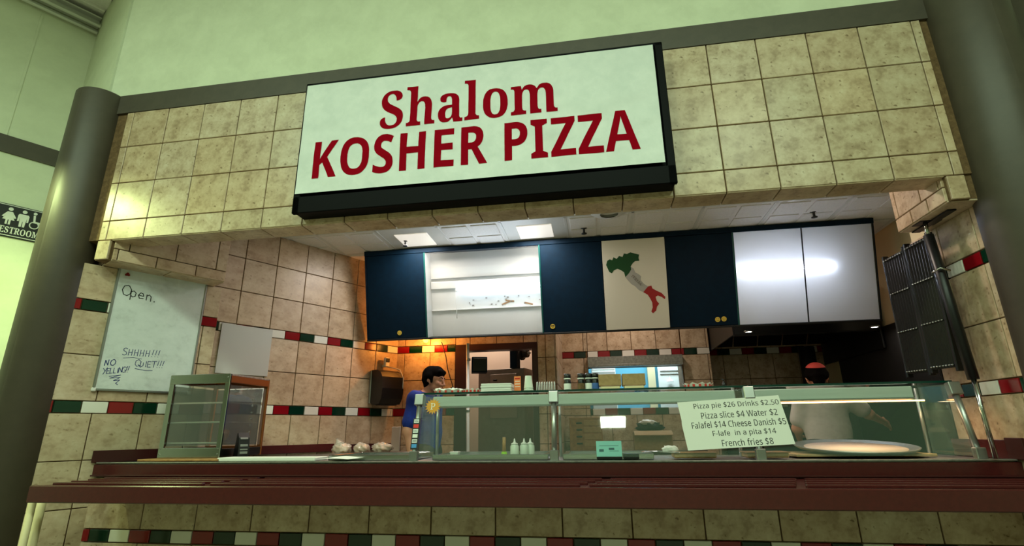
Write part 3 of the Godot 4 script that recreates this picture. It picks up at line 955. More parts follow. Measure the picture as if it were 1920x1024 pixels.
func right_side() -> void:
	var b := wall("wall_right_beam", V(16.85, 0, -1.66), -90, Vector3(0, -0.94, -0.62), Vector3(1.62, 1.5, -0.02), M.grout)
	tiles(b, [0, 0.55, 1.1, 1.62], [-0.97, -0.68])
	tiles(b, [0, 0.15, 0.95, 1.5, 1.62], [-0.68, 0.3, 1.19])
	flat_tile(b, Vector3(0, -0.98, -0.6), Vector3(1.62, -0.93, 0.03))
	var w := wall("wall_right_pier", V(17.45, 0, -2.4), -90, Vector3(0, -8.5, -2.1), Vector3(2.38, -0.97, 0), M.grout)
	var xs := [0, 0.95, 1.95, 2.38]
	tiles(w, xs, [-8.45, -7.4, -6.4, -5.4, -4.39])
	accents(w, 0, 2.38, -4.39, -4.13, 0.48, 1)
	tiles(w, xs, [-4.13, -3.1, -2.08])
	accents(w, 0, 2.38, -2.08, -1.82, 0.43, 1)
	tiles(w, xs, [-1.82, -0.97])
	wall("wall_right_inner", V(0, 0, 0), 0, Vector3(19.7, -8.5, -18.2), Vector3(20.1, 1.5, -2.4), M.cream)
	wall("wall_right_return", V(0, 0, 0), 0, Vector3(17.45, -0.97, -2.4), Vector3(20.1, 1.5, -1.66), M.cream)
	var s := thing("splash_board", "short maroon splash board at the foot of the right tiled pier", "splash board", V(17.42, -5.49, -2.4), -90)
	part(s, "board", Vector3(1.5, 0.32, 0.05) * S, Vector3(0.6, 0.16, 0.05) * S, M.maroon)
	part(s, "board_end", Vector3(0.4, 0.36, 0.06) * S, Vector3(1.55, 0.18, 0.06) * S, M.maroon_dark)
	var cd := thing("steel_cladding", "black sheet cladding on the right wall beside the ovens", "cladding", V(19.68, -8.5, -7.4))
	part(cd, "sheet", Vector3(0.05, 6.7, 9.6) * S, Vector3(-0.05, 3.35, 0) * S, M.black_matte)
	part(cd, "seam", Vector3(0.03, 6.7, 0.06) * S, Vector3(-0.09, 3.35, 1.2) * S, M.black)
	# folded slatted shutters hanging under the beam
	for q in [[-2.45, 0.8, "inner"], [-1.58, 0.78, "outer"]]:
		var t := thing("folded_shutter", "%s dark slatted shutter panel folded against the right pier" % ("deeper" if q[2] == "inner" else "front"), "shutter", V(17.02, -3.92, q[0]), -90)
		t.rotation_degrees.z = -2.0
		var wd: float = q[1]
		for e in [-0.5, 0.5]:
			part(t, "stile", Vector3(0.07, 2.75, 0.12) * S, Vector3(e * wd, 1.375, 0) * S, M.gate_frame)
		for i in 8:
			part(t, "slat", Vector3(wd / 8.0 * 0.86, 2.6, 0.04) * S, Vector3((i - 3.5) * wd / 8.4, 1.375, 0.02) * S, M.gate, 0.003, Vector3(0, 32, 0))
		for y in [0.12, 0.98, 1.84, 2.62]:
			var r := part(t, "rivet_bar", Vector3(wd * 0.86, 0.035, 0.03) * S, Vector3(0, y, 0.05) * S, M.gate_frame, 0.002)
			for i in 8:
				obj("rivet", lathe([Vector2(0, -0.005), Vector2(0.006, -0.002), Vector2(0.006, 0.002), Vector2(0, 0.005)], 8), M.alu, r, Vector3((i - 3.5) * wd / 8.4 * S, 0, 0.007))
	var p := thing("shutter_post", "dark round shutter post with steel rod running down to the counter", "post", V(16.98, -5.47, -0.94))
	obj("sleeve", tube([Vector3(0, 1.35 * S, 0.03), Vector3(0, 4.2 * S, -0.03)], 0.028, 16), M.gate_frame, p)
	obj("rod", tube([Vector3(0, 0, 0.04), Vector3(0, 1.4 * S, 0.03)], 0.012, 12), M.steel, p)
	obj("hanger", tube([Vector3(0, 4.15 * S, -0.03), Vector3(0, 4.5 * S, -0.03)], 0.012, 12), M.steel, p)
	obj("latch", tube([Vector3(-0.05, 3.4 * S, 0.0), Vector3(-0.02, 3.46 * S, 0.03), Vector3(0.03, 3.4 * S, 0.03)], 0.006, 8), M.steel, p)
	var tr := thing("shutter_track", "black steel track plate under the right beam", "track", V(17.1, -1.0, -1.0))
	part(tr, "plate", Vector3(0.16, 0.03, 1.2) * S, Vector3(0, 0, 0), M.gate_frame)
	part(tr, "bracket", Vector3(0.4, 0.02, 0.3) * S, Vector3(-0.05, 0.015, -0.1) * S, M.gate_frame)

func counter() -> void:
	var w := wall("wall_counter", V(0, 0, -0.985), 0, Vector3(-1.05, -8.5, -0.3), Vector3(17.45, -5.61, 0), M.grout)
	var xs := [-1.05]
	for i in 14:
		xs.append(0.39 + i * 1.297)
	xs.append(17.45)
	tiles(w, xs, [-8.45, -7.11])
	accents(w, -1.05, 17.45, -7.11, -6.85, -0.84, 1)
	tiles(w, xs, [-6.85, -5.8])
	# maroon face above the rail and the work surface
	var f := thing("counter_front", "maroon laminate counter front above the tray rail", "counter", V(8.2, -5.78, -0.985))
	part(f, "panel", Vector3(18.4, 0.25, 0.12) * S, Vector3(0, 0.125, 0.06) * S, M.maroon)
	part(f, "bead", Vector3(18.4, 0.035, 0.05) * S, Vector3(0, 0.02, 0.14) * S, M.maroon_dark)
	var t := thing("countertop", "long stainless steel countertop behind the maroon front", "countertop", V(8.2, -5.49, -0.985))
	var top := PackedVector2Array([Vector2(-9.15, 0.0) * S, Vector2(9.2, 0.0) * S, Vector2(9.2, 2.3) * S, Vector2(-7.75, 2.3) * S, Vector2(-8.1, 1.85) * S])
	obj("slab", prism(top, 0.1 * S), M.steel_rough, t, Vector3(0, -0.11, 0) * S, Vector3(-90, 0, 0))
	part(t, "front_edge", Vector3(18.3, 0.03, 0.12) * S, Vector3(0, -0.005, 0.06) * S, M.steel_rough)
	# tray rail
	var r := thing("tray_rail", "long maroon tray rail with raised slides along the counter", "rail", V(8.6, -6.08, 1.04))
	part(r, "fascia", Vector3(17.8, 0.3, 0.08) * S, Vector3(0, 0.15, -0.04) * S, M.maroon, 0.006)
	part(r, "bed", Vector3(17.8, 0.06, 1.9) * S, Vector3(0, 0.25, -1.03) * S, M.maroon, 0.004)
	for i in 4:
		var z: float = -0.35 - i * 0.36
		var cut: float = 0.0 + 0.12 * i
		for seg in [[-8.75, -5.55 + cut], [-5.4 + cut, 1.3 + cut], [1.45 + cut, 4.6 + cut], [4.75 + cut, 8.7]]:
			part(r, "slide", Vector3(seg[1] - seg[0], 0.05, 0.09) * S, Vector3((seg[0] + seg[1]) * 0.5, 0.3, z) * S, M.maroon, 0.006)
	for q in [[-0.42, 0.8, 0.02], [-0.62, 0.45, 0.024]]:
		tag(obj("rail_post", tube([Vector3(0, 0, 0), Vector3(0, 2.41 * S, 0)], q[2], 14), M.cream, self, V(q[0], -8.5, q[1])), "thin beige post under the tray rail end, front of the pair" if q[1] > 0.6 else "thicker beige post under the tray rail end, set back beside the column", "post", "posts under the tray rail")
	# steel wells sunk in the top
	for q in [[4.4, 6.3, "shallow steel pan well beside the glass case"], [6.75, 9.2, "steel pan well inside the glass case beside the squeeze bottles"], [9.5, 11.3, "steel pan well inside the glass case behind the price list"]]:
		var p := thing("pan_well", q[2], "pan", V((q[0] + q[1]) * 0.5, -5.49, -2.1))
		var L: float = (q[1] - q[0]) * S
		for e in [-1, 1]:
			part(p, "rim_side", Vector3(0.03, 0.035, 0.48), Vector3(e * (L * 0.5 - 0.015), 0.018, 0), M.steel)
			part(p, "rim", Vector3(L, 0.035, 0.03), Vector3(0, 0.018, e * 0.23), M.steel)
		part(p, "floor_plate", Vector3(L - 0.05, 0.004, 0.44), Vector3(0, 0.004, 0), M.steel_rough, 0.001)
	# back counters
	var bc := thing("side_counter", "steel topped side counter along the inner left wall", "counter", V(-0.119, -8.5, -3.672), SPLAY)
	part(bc, "body", Vector3(4.2, 2.85, 1.5) * S, Vector3(3.6, 1.43, 0.95) * S, M.maroon_dark)
	part(bc, "top", Vector3(4.3, 0.1, 1.6) * S, Vector3(3.6, 2.9, 1.0) * S, M.steel_rough)
	var kc := thing("rear_worktop", "steel rear worktop under the serving hatch", "counter", V(11.5, -8.5, -11.4))
	part(kc, "body", Vector3(5.0, 2.7, 1.5) * S, Vector3(0, 1.35, 0) * S, M.steel_rough)
	part(kc, "top", Vector3(5.1, 0.1, 1.6) * S, Vector3(0, 2.78, 0) * S, M.steel)

func emoji(parent: Node3D, at: Vector3, kind: int, label: String) -> void:
	var t := Node3D.new()
	t.name = numbered("round_sticker")
	add_child(t)
	t.transform = parent.transform * Transform3D(Basis.IDENTITY, at)
	tag(t, label, "sticker")
	obj("disc", cyl(0.024, 0.002, 28), M.yellow, t, Vector3.ZERO, Vector3(90, 0, 0))
	var st := begin()
	if kind == 0:
		ribbon(st, [Vector2(-0.013, 0.007), Vector2(-0.005, 0.008)], 0.004, 0.0015)
		ribbon(st, [Vector2(0.005, 0.008), Vector2(0.013, 0.007)], 0.004, 0.0015)
	elif kind == 1:
		ribbon(st, [Vector2(-0.016, 0.006), Vector2(-0.003, 0.005)], 0.009, 0.0015)
		ribbon(st, [Vector2(0.003, 0.005), Vector2(0.016, 0.006)], 0.009, 0.0015)
		ribbon(st, [Vector2(-0.018, 0.009), Vector2(0.018, 0.009)], 0.003, 0.0015)
	else:
		ribbon(st, [Vector2(-0.011, 0.009), Vector2(-0.007, 0.005)], 0.004, 0.0015)
		ribbon(st, [Vector2(0.007, 0.005), Vector2(0.011, 0.009)], 0.004, 0.0015)
	ribbon(st, [Vector2(-0.01, -0.006), Vector2(-0.005, -0.011), Vector2(0.005, -0.011), Vector2(0.01, -0.006)], 0.003, 0.0015)
	obj("face", done(st), M.ink, t)

func menu_boards() -> void:
	var t := thing("menu_board", "long navy blue menu board cabinet hanging below the shop ceiling", "menu board", V(10.66, -1.84, -7.03))
	t.rotation_degrees.x = 13.4
	part(t, "top_board", Vector3(16.4, 0.16, 0.62) * S, Vector3(0, 3.0, -0.3) * S, M.navy)
	part(t, "bottom_board", Vector3(16.4, 0.06, 0.62) * S, Vector3(0, -0.03, -0.3) * S, M.black_matte)
	for x in [-8.17, 8.17]:
		part(t, "end_board", Vector3(0.06, 3.0, 0.6) * S, Vector3(x, 1.5, -0.31) * S, M.navy)
	part(t, "back_board", Vector3(16.4, 3.05, 0.03) * S, Vector3(0, 1.48, -0.63) * S, M.white)
	for x in [[-8.14, -6.02], [-2.04, 0.01], [2.02, 4.1]]:
		part(t, "navy_panel", Vector3(x[1] - x[0] - 0.02, 2.9, 0.05) * S, Vector3((x[0] + x[1]) * 0.5, 1.46, -0.03) * S, M.navy)
	for x in [-6.02, -2.04, 4.1]:
		part(t, "divider", Vector3(0.03, 2.92, 0.6) * S, Vector3(x, 1.46, -0.3) * S, M.white)
		part(t, "edge_strip", Vector3(0.05, 2.92, 0.03) * S, Vector3(x, 1.46, 0.01) * S, M.teal_edge)
	# open light box with its fluorescent tube
	part(t, "tube_channel", Vector3(3.9, 0.26, 0.1) * S, Vector3(-4.03, 1.78, -0.56) * S, M.white)
	part(t, "wire_cover", Vector3(3.9, 0.05, 0.06) * S, Vector3(-4.03, 2.0, -0.58) * S, M.alu)
	part(t, "lower_ledge", Vector3(3.9, 0.04, 0.08) * S, Vector3(-4.03, 0.9, -0.57) * S, M.white)
	obj("fluorescent_tube", tube([Vector3(-5.0, 1.62, -0.4) * S, Vector3(-2.08, 1.62, -0.4) * S], 0.019, 14), glow(Color(0.86, 0.93, 1.0), 8.0), t)
	area_light(t, "tube_light", Vector3(-3.54, 1.62, -0.32) * S, Vector3(0, 0, 1), Vector2(0.88, 0.035), Color(0.86, 0.93, 1.0), 0.8)
	obj("wire", tube([Vector3(-5.05, 1.6, -0.4) * S, Vector3(-5.07, 1.2, -0.42) * S, Vector3(-5.05, 0.9, -0.4) * S, Vector3(-5.06, 0.6, -0.42) * S], 0.004, 6), M.white, t)
	obj("socket", bbox(Vector3(0.05, 0.16, 0.12) * S), M.white, t, Vector3(-5.04, 1.62, -0.44) * S)
	var st := begin()
	var r2 := RandomNumberGenerator.new()
	r2.seed = 5
	for i in 16:
		add_box(st, Vector3(-5.0 + r2.randf() * 2.9, 0.95 + r2.randf() * 0.4, -0.6) * S, Vector3(0.008 + r2.randf() * 0.012, 0.006 + r2.randf() * 0.006, 0.006))
	var sp := obj("debris", done(st), M.grey_box, t)
	sp.set_meta("kind", "stuff")
	for q in [[-3.35, 1.05, 20.0], [-2.55, 1.0, -15.0], [-3.2, 1.12, -8.0]]:
		part(t, "torn_label", Vector3(0.3, 0.05, 0.01) * S, Vector3(q[0], q[1], -0.6) * S, M.wood, 0.001, Vector3(0, 0, q[2]))
	part(t, "clear_cover", Vector3(3.94, 2.88, 0.012) * S, Vector3(-4.03, 1.46, 0.0) * S, M.clear, 0.0005)
	# two lit acrylic panels on the right
	for x in [5.115, 7.145]:
		part(t, "acrylic_panel", Vector3(1.99, 2.9, 0.02) * S, Vector3(x, 1.46, -0.01) * S, M.acrylic, 0.001)
	for x in [6.13, 8.14]:
		part(t, "panel_joint", Vector3(0.035, 2.92, 0.03) * S, Vector3(x, 1.46, 0.0) * S, M.black)
	obj("fluorescent_tube", tube([Vector3(4.2, 1.68, -0.17) * S, Vector3(6.95, 1.68, -0.17) * S], 0.019, 14), glow(Color(0.88, 0.92, 1.0), 22.0), t)
	area_light(t, "tube_light", Vector3(5.6, 1.68, -0.1) * S, Vector3(0, 0, 1), Vector2(0.84, 0.035), Color(0.88, 0.92, 1.0), 0.35)
	# poster with the map
	var p := Node3D.new()
	p.name = "map_poster"
	add_child(p)
	p.transform = t.transform * Transform3D(Basis.IDENTITY, Vector3(1.015, 0.01, 0.02) * S)
	tag(p, "cream poster of a green, white and red map of Italy", "poster")
	part(p, "sheet", Vector3(1.99, 2.9, 0.012) * S, Vector3(0, 1.45, 0) * S, mat(Color(0.87, 0.85, 0.78), 0.6), 0.001)
	var cv := func(a: Array) -> PackedVector2Array:
		var o := PackedVector2Array()
		for q in a:
			var tt: float = (q[1] - 330.0) / 460.0
			var u: float = (q[0] - (345.0 + 27.0 * tt)) / (322.0 + 6.0 * tt)
			var vv: float = (q[1] - (337.0 - 19.0 * u)) / 462.0
			o.append(Vector2((u - 0.5) * 1.99, (1.0 - vv) * 2.9) * S)
		return o
	var green := [[370, 462], [376, 440], [388, 433], [402, 437], [408, 422], [425, 430], [437, 415], [455, 420], [462, 402], [478, 405], [495, 396], [515, 402], [540, 408], [537, 425], [541, 440], [520, 442], [508, 452], [497, 470], [500, 485], [488, 505], [470, 525], [463, 500], [445, 488], [428, 482], [410, 490], [400, 506], [386, 498], [378, 480]]
	var white := [[497, 470], [512, 480], [520, 500], [535, 508], [550, 520], [548, 540], [566, 560], [586, 572], [575, 585], [562, 602], [540, 592], [520, 572], [500, 560], [482, 540], [470, 525], [488, 505], [500, 485]]
	var red := [[586, 572], [603, 568], [608, 582], [632, 595], [655, 605], [674, 625], [672, 637], [655, 625], [636, 618], [625, 625], [630, 645], [643, 660], [632, 675], [628, 695], [612, 709], [603, 700], [610, 680], [608, 655], [598, 635], [585, 615], [562, 602], [575, 585]]
	obj("map_north", prism(cv.call(green), 0.001), mat(Color(0.02, 0.27, 0.1), 0.5), p, Vector3(0, 0, 0.002))
	obj("map_middle", prism(cv.call(white), 0.001), mat(Color(0.68, 0.67, 0.64), 0.5), p, Vector3(0, 0, 0.002))
	obj("map_south", prism(cv.call(red), 0.001), mat(Color(0.62, 0.07, 0.08), 0.5), p, Vector3(0, 0, 0.002))
	obj("lettering", text("ITALIA", "Droid Serif", 700, 0.13, 0.024, 0.001), M.grey_box, p, Vector3(0.05, 1.56, 0.01) * S + Vector3(0, 0, 0.0025), Vector3(0, 0, -48))
	emoji(t, Vector3(-7.0, 0.2, 0.01) * S, 0, "yellow winking face sticker on the board's end panel beside the light box")
	emoji(t, Vector3(-1.72, 0.2, 0.01) * S, 1, "yellow sticker face wearing sunglasses on the navy panel")
	emoji(t, Vector3(3.47, 0.2, 0.01) * S, 2, "yellow laughing face sticker, first of a touching pair")
	emoji(t, Vector3(3.66, 0.21, 0.012) * S, 0, "yellow smiling face sticker beside the lit panels")

func sneeze_guard() -> void:
	var t := thing("glass_case", "glass sneeze guard case with steel posts on the counter", "glass case", V(11.65, -5.49, -1.05))
	var xs := [-5.22, -2.3, 1.58, 5.25]
	var lean := 12.0
	for x in xs:
		part(t, "clamp", Vector3(0.17, 0.2, 0.14) * S, Vector3(x, 0.1, 0.0) * S, M.alu, 0.004)
		obj("post", tube([Vector3(x, 0.15, -0.03) * S, Vector3(x, 1.2, -0.26) * S], 0.017, 14), M.alu, t)
		part(t, "top_clamp", Vector3(0.2, 0.24, 0.16) * S, Vector3(x, 1.24, -0.26) * S, M.alu, 0.004, Vector3(-lean, 0, 0))
		obj("rear_post", tube([Vector3(x * 0.985, 0, -1.35) * S, Vector3(x * 0.985, 1.33, -1.35) * S], 0.011, 10), M.alu, t)
	for i in 3:
		var a: float = xs[i] + 0.09
		var b: float = xs[i + 1] - 0.09
		part(t, "front_pane", Vector3((b - a) * S, 1.28 * S, 0.006), Vector3((a + b) * 0.5, 0.69, -0.14) * S, M.glass, 0.0008, Vector3(-lean, 0, 0))
	for q in [[-5.2, 1.57], [1.6, 5.25]]:
		var L: float = q[1] - q[0]
		part(t, "shelf_pane", Vector3(L, 0.035, 1.15) * S, Vector3((q[0] + q[1]) * 0.5, 1.375, -0.85) * S, M.glass, 0.0008)
		part(t, "shelf_edge", Vector3(L, 0.04, 0.015) * S, Vector3((q[0] + q[1]) * 0.5, 1.375, -0.265) * S, M.glass_edge, 0.0005)
		part(t, "light_housing", Vector3(L - (0.6 if q[0] > 0 else 0.3), 0.22, 0.2) * S, Vector3((q[0] + q[1]) * 0.5 - (0.2 if q[0] > 0 else 0.0), 1.22, -0.75) * S, M.housing, 0.004)
		part(t, "housing_lip", Vector3(L - (0.6 if q[0] > 0 else 0.3), 0.03, 0.24) * S, Vector3((q[0] + q[1]) * 0.5 - (0.2 if q[0] > 0 else 0.0), 1.1, -0.75) * S, M.alu, 0.002)
	for e in [-5.2, 5.22]:
		var pl := PackedVector2Array([Vector2(0.02, 0.05) * S, Vector2(-0.27, 1.34) * S, Vector2(-1.3, 1.34) * S, Vector2(-1.3, 0.05) * S])
		obj("end_pane", prism(pl, 0.006), M.glass, t, Vector3(e * S, 0, 0), Vector3(0, -90, 0))
	obj("heat_lamp_rod", tube([Vector3(1.9, 1.06, -0.8) * S, Vector3(5.0, 1.06, -0.8) * S], 0.0045, 8), glow(Color(1.0, 0.75, 0.45), 8.0), t)
	area_light(t, "heat_lamp_light", Vector3(4.0, 1.03, -0.8) * S, Vector3.DOWN, Vector2(0.7, 0.04), Color(1.0, 0.84, 0.64), 0.22)
	# price list taped on the glass
	var p := thing("price_list", "white printed price list taped on the front of the glass case", "price list", V(12.83, -4.82, -1.13))
	p.rotation_degrees.x = -lean
	p.rotation_degrees.z = 2.2
	var sheet := PackedVector2Array([Vector2(-0.93, -0.47) * S, Vector2(1.02, -0.44) * S, Vector2(0.95, 0.49) * S, Vector2(-0.98, 0.46) * S, Vector2(-0.955, 0.1) * S, Vector2(-0.965, 0.02) * S])
	obj("sheet", prism(sheet, 0.0012), M.paper, p)
	var lines := [["Pizza pie $26 Drinks $2.50", 0.16, 0.35, 1.6], ["Pizza slice $4 Water $2", 0.18, 0.17, 1.42], ["Falafel $14 Cheese Danish $5", 0.13, -0.01, 1.74], ["F-lafe  in a pita $14", 0.2, -0.19, 1.16], ["French fries $8", 0.22, -0.365, 0.93]]
	for l in lines:
		obj("text_line", text(l[0], "Droid Sans", 400, l[3] * S, 0.135 * S, 0.0004), M.ink, p, Vector3(l[1] - 0.04, l[2], 0) * S + Vector3(0, 0, 0.0013))
	# stickers on the glass
	var e := thing("sun_emblem", "gold sunburst emblem with a letter P on the glass", "sticker", V(6.76, -4.39, -1.20))
	e.rotation_degrees.x = -lean
	var star := PackedVector2Array()
	for i in 32:
		var rr: float = 0.054 if i % 2 == 0 else 0.037
		star.append(Vector2(cos(TAU * i / 32), sin(TAU * i / 32)) * rr)
	obj("sunburst", prism(star, 0.001), M.brass, e)
	obj("letter", text("P", "Droid Serif", 400, 0, 0.042, 0.0005), M.paper, e, Vector3(0, 0, 0.0012))
	var c := thing("payment_sticker", "tall black strip of payment card marks on the case post", "sticker", V(6.43, -5.27, -1.02))
	c.rotation_degrees.x = -lean
	part(c, "strip", Vector3(0.15, 0.64, 0.006) * S, Vector3(0, 0.33, 0) * S, M.black, 0.0005)
	var cols := [Color(0.9, 0.9, 0.9), Color(0.85, 0.12, 0.08), Color(0.9, 0.92, 0.92), Color(0.9, 0.9, 0.88), Color(0.85, 0.85, 0.85), Color(0.25, 0.55, 0.8)]
	var words := ["VISA", "", "DISC", "", "AMEX", ""]
	for i in 6:
		var cc := part(c, "card_mark", Vector3(0.11, 0.075, 0.004) * S, Vector3(0, 0.59 - i * 0.102, 0.004) * S, mat(cols[i], 0.5), 0.0003)
		if words[i] != "":
			obj("mark_text", text(words[i], "Droid Sans", 700, 0.026, 0.01, 0.0003), M.ink, cc, Vector3(0, 0, 0.0007))
	# card stand with a printed teal notice in front of the wells
	var k := thing("notice_stand", "small teal printed notice card in a black stand inside the case", "sign", V(10.45, -5.47, -1.22))
	part(k, "card", Vector3(0.5, 0.3, 0.01) * S, Vector3(-0.02, 0.19, 0) * S, mat(Color(0.55, 0.82, 0.8), 0.5), 0.001)
	part(k, "base", Vector3(0.5, 0.05, 0.12) * S, Vector3(-0.02, 0.02, 0) * S, M.black)
	part(k, "tray", Vector3(0.3, 0.1, 0.2) * S, Vector3(0.4, 0.05, 0) * S, M.black)
	for q in [[0.0, 0.12, 0.42, 0.008], [-0.15, 0.03, 0.1, 0.05], [0.05, 0.06, 0.12, 0.04], [0.1, 0.02, 0.2, 0.01]]:
		part(k, "print", Vector3(q[2] * 0.9, q[3], 0.002) * S, Vector3(q[0] - 0.02, 0.19 + q[1] - 0.06, 0.006) * S, mat(Color(0.1, 0.32, 0.36), 0.6), 0.0002)

func blob(seed_: int, s: Vector3, rough: float, n := 14) -> ArrayMesh:
	# lumpy ball with its base on y = 0, for paper, bread and cloth
	var fn := FastNoiseLite.new()
	fn.seed = seed_
	fn.frequency = 1.1
	var st := begin(true)
	var P := func(i: int, j: int) -> Vector3:
		var a := PI * i / n
		var b := TAU * (j % (n * 2)) / (n * 2)
		var d := Vector3(sin(a) * cos(b), cos(a), sin(a) * sin(b))
		var r := 1.0 + fn.get_noise_3dv(d * 1.6) * rough
		var q := d * r
		return Vector3(q.x, max(q.y, -0.7) + 0.7, q.z) * s * Vector3(0.5, 0.58, 0.5)
	for i in n:
		for j in n * 2:
			if i > 0:
				tri(st, P.call(i, j), P.call(i, j + 1), P.call(i + 1, j))
			if i < n - 1:
				tri(st, P.call(i, j + 1), P.call(i + 1, j + 1), P.call(i + 1, j))
	return done(st)

func on_shelf() -> void:
	var y := -4.095
	# paper lined baskets
	for q in [[6.9, 0.36, 0.09, "red and white paper lined basket heaped with white napkins"], [7.45, 0.22, 0.1, "small red and white paper tray beside the foam boxes"], [12.4, 0.3, 0.1, "low tray with red and white wavy paper"]]:
		var b := thing("food_basket", q[3], "basket", V(q[0], y, -1.95))
		var st := begin(true)
		var nn := 40
		for i in nn:
			var P := func(j: int, top: bool) -> Vector3:
				var a := TAU * j / nn
				var w := 0.08 * sin(a * 10.0) if top else 0.0
				var rr: float = (q[1] * (1.0 + w)) if top else q[1] * 0.75
				return Vector3(cos(a) * rr, (q[2] + 0.02 * sin(a * 10.0)) if top else 0.0, sin(a) * rr * 0.8) * S
			quad(st, P.call(i + 1, false), P.call(i, false), P.call(i, true), P.call(i + 1, true))
			tri(st, Vector3.ZERO + Vector3(0, 0.001, 0), P.call(i, false), P.call(i + 1, false))
		obj("liner", done(st), M.paper, b)
		for i in 14:
			var a := TAU * i / 14
			part(b, "red_check", Vector3(0.05, q[2] * 0.6, 0.012) * S, Vector3(sin(a) * q[1] * 0.93, q[2] * 0.5, cos(a) * q[1] * 0.8) * S, mat(Color(0.7, 0.15, 0.1), 0.7), 0.001, Vector3(0, rad_to_deg(a), 0))
		if q[0] < 7:
			for i in 3:
				obj("napkin", blob(60 + i, Vector3(0.3, 0.1, 0.3) * S, 0.7), M.paper, b, Vector3(-0.18 + 0.17 * i, 0.03, 0.02 * i) * S, Vector3(0, 40 * i, 0))
	for i in 2:
		var b := thing("foam_box", ["white foam takeout box at the bottom of the pair by the flyer", "white foam takeout box lying on top of another"][i], "box", V(8.05, y + i * 0.1, -1.95))
		var st := begin()
		add_box(st, Vector3(0, 0.025, 0) * S, Vector3(0.7, 0.05, 0.6) * S, 0.004)
		obj("tray", done(st), M.white, b)
		part(b, "lid", Vector3(0.68, 0.045, 0.58) * S, Vector3(0, 0.074, 0) * S, M.white, 0.005)
	var f := thing("flyer", "orange printed flyer card standing by the plastic cups", "flyer", V(8.5, y, -1.9), -12)
	part(f, "card", Vector3(0.16, 0.36, 0.008) * S, Vector3(0, 0.18, 0) * S, M.orange_paper, 0.0005)
	for i in 4:
		part(f, "print", Vector3(0.12, 0.03 if i == 0 else 0.015, 0.004) * S, Vector3(0, 0.31 - i * 0.06, 0.005) * S, mat(Color(0.7, 0.15, 0.08), 0.7) if i == 0 else M.paper, 0.0003)
	var c := thing("cup_stack", "stack of upturned clear plastic cups on the glass shelf", "cups", V(8.75, y, -1.9))
	for i in 3:
		obj("cup", lathe([Vector2(0.032, 0.0), Vector2(0.034, 0.003), Vector2(0.031, 0.006), Vector2(0.022, 0.085), Vector2(0.0, 0.086)], 24), M.plastic_white, c, Vector3(0, 0.013 * i, 0))
	var w := thing("wire_rack", "low white wire rack next to the plastic cups", "rack", V(9.15, y, -1.9))
	for i in 8:
		obj("wire", tube([Vector3(-0.2 + i * 0.055, 0.02, -0.15) * S, Vector3(-0.2 + i * 0.055, 0.2, -0.1) * S, Vector3(-0.2 + i * 0.055, 0.22, 0.0) * S, Vector3(-0.2 + i * 0.055, 0.2, 0.1) * S, Vector3(-0.2 + i * 0.055, 0.02, 0.15) * S], 0.0025, 6), M.white_gloss, w)
	for z in [-0.15, 0.15]:
		obj("rail", tube([Vector3(-0.22, 0.02, z) * S, Vector3(0.2, 0.02, z) * S], 0.0035, 6), M.white_gloss, w)
	var i := 0
	for x in [9.62, 9.92, 10.09, 10.23]:
		var s := thing("spice_shaker", ["spice shaker with black cap standing apart beside the wire rack", "spice shaker with black cap, first of a row of three", "spice shaker with black cap in the middle of the row of three", "spice shaker with blue label against the tan carton"][i], "shaker", V(x, y, -1.9))
		obj("jar", lathe([Vector2(0, 0), Vector2(0.022, 0), Vector2(0.024, 0.004), Vector2(0.024, 0.07), Vector2(0.02, 0.078), Vector2(0, 0.079)], 20), M.black, s)
		obj("label", lathe([Vector2(0.0245, 0.012), Vector2(0.0248, 0.013), Vector2(0.0248, 0.05), Vector2(0.0245, 0.051)], 20), [M.white, M.grout, M.white, mat(Color(0.2, 0.35, 0.6), 0.5)][i], s)
		obj("collar", lathe([Vector2(0.02, 0.078), Vector2(0.0235, 0.079), Vector2(0.0235, 0.087), Vector2(0.02, 0.088)], 20), M.white, s)
		obj("cap", lathe([Vector2(0, 0.086), Vector2(0.024, 0.087), Vector2(0.025, 0.092), Vector2(0.024, 0.112), Vector2(0.02, 0.116), Vector2(0, 0.116)], 20), M.black, s)
		i += 1
	for x in [10.55, 11.06]:
		var b := thing("carton", "tan open carton beside the shakers" if x < 11 else "tan open carton with an orange end, before the hatch", "box", V(x, y, -2.0))
		part(b, "front", Vector3(0.48, 0.24, 0.015) * S, Vector3(0, 0.22, 0.2) * S, M.card, 0.001)
		part(b, "rear", Vector3(0.48, 0.24, 0.015) * S, Vector3(0, 0.22, -0.2) * S, M.card, 0.001)
		for e in [-1, 1]:
			part(b, "side", Vector3(0.015, 0.24, 0.4) * S, Vector3(e * 0.235, 0.22, 0) * S, M.wood if x > 11 and e > 0 else M.card, 0.001)
		part(b, "tray", Vector3(0.42, 0.1, 0.36) * S, Vector3(0, 0.05, 0) * S, M.cream, 0.004)
	var u := thing("pump_bottle", "small black pump bottle near the dark oven wall", "bottle", V(12.95, y, -2.0))
	obj("bottle", lathe([Vector2(0, 0), Vector2(0.013, 0), Vector2(0.013, 0.03), Vector2(0.006, 0.036), Vector2(0.006, 0.045), Vector2(0, 0.045)], 14), M.black, u)
	obj("nozzle", tube([Vector3(0, 0.045, 0), Vector3(0, 0.056, 0), Vector3(-0.015, 0.056, 0)], 0.004, 6), M.black, u)

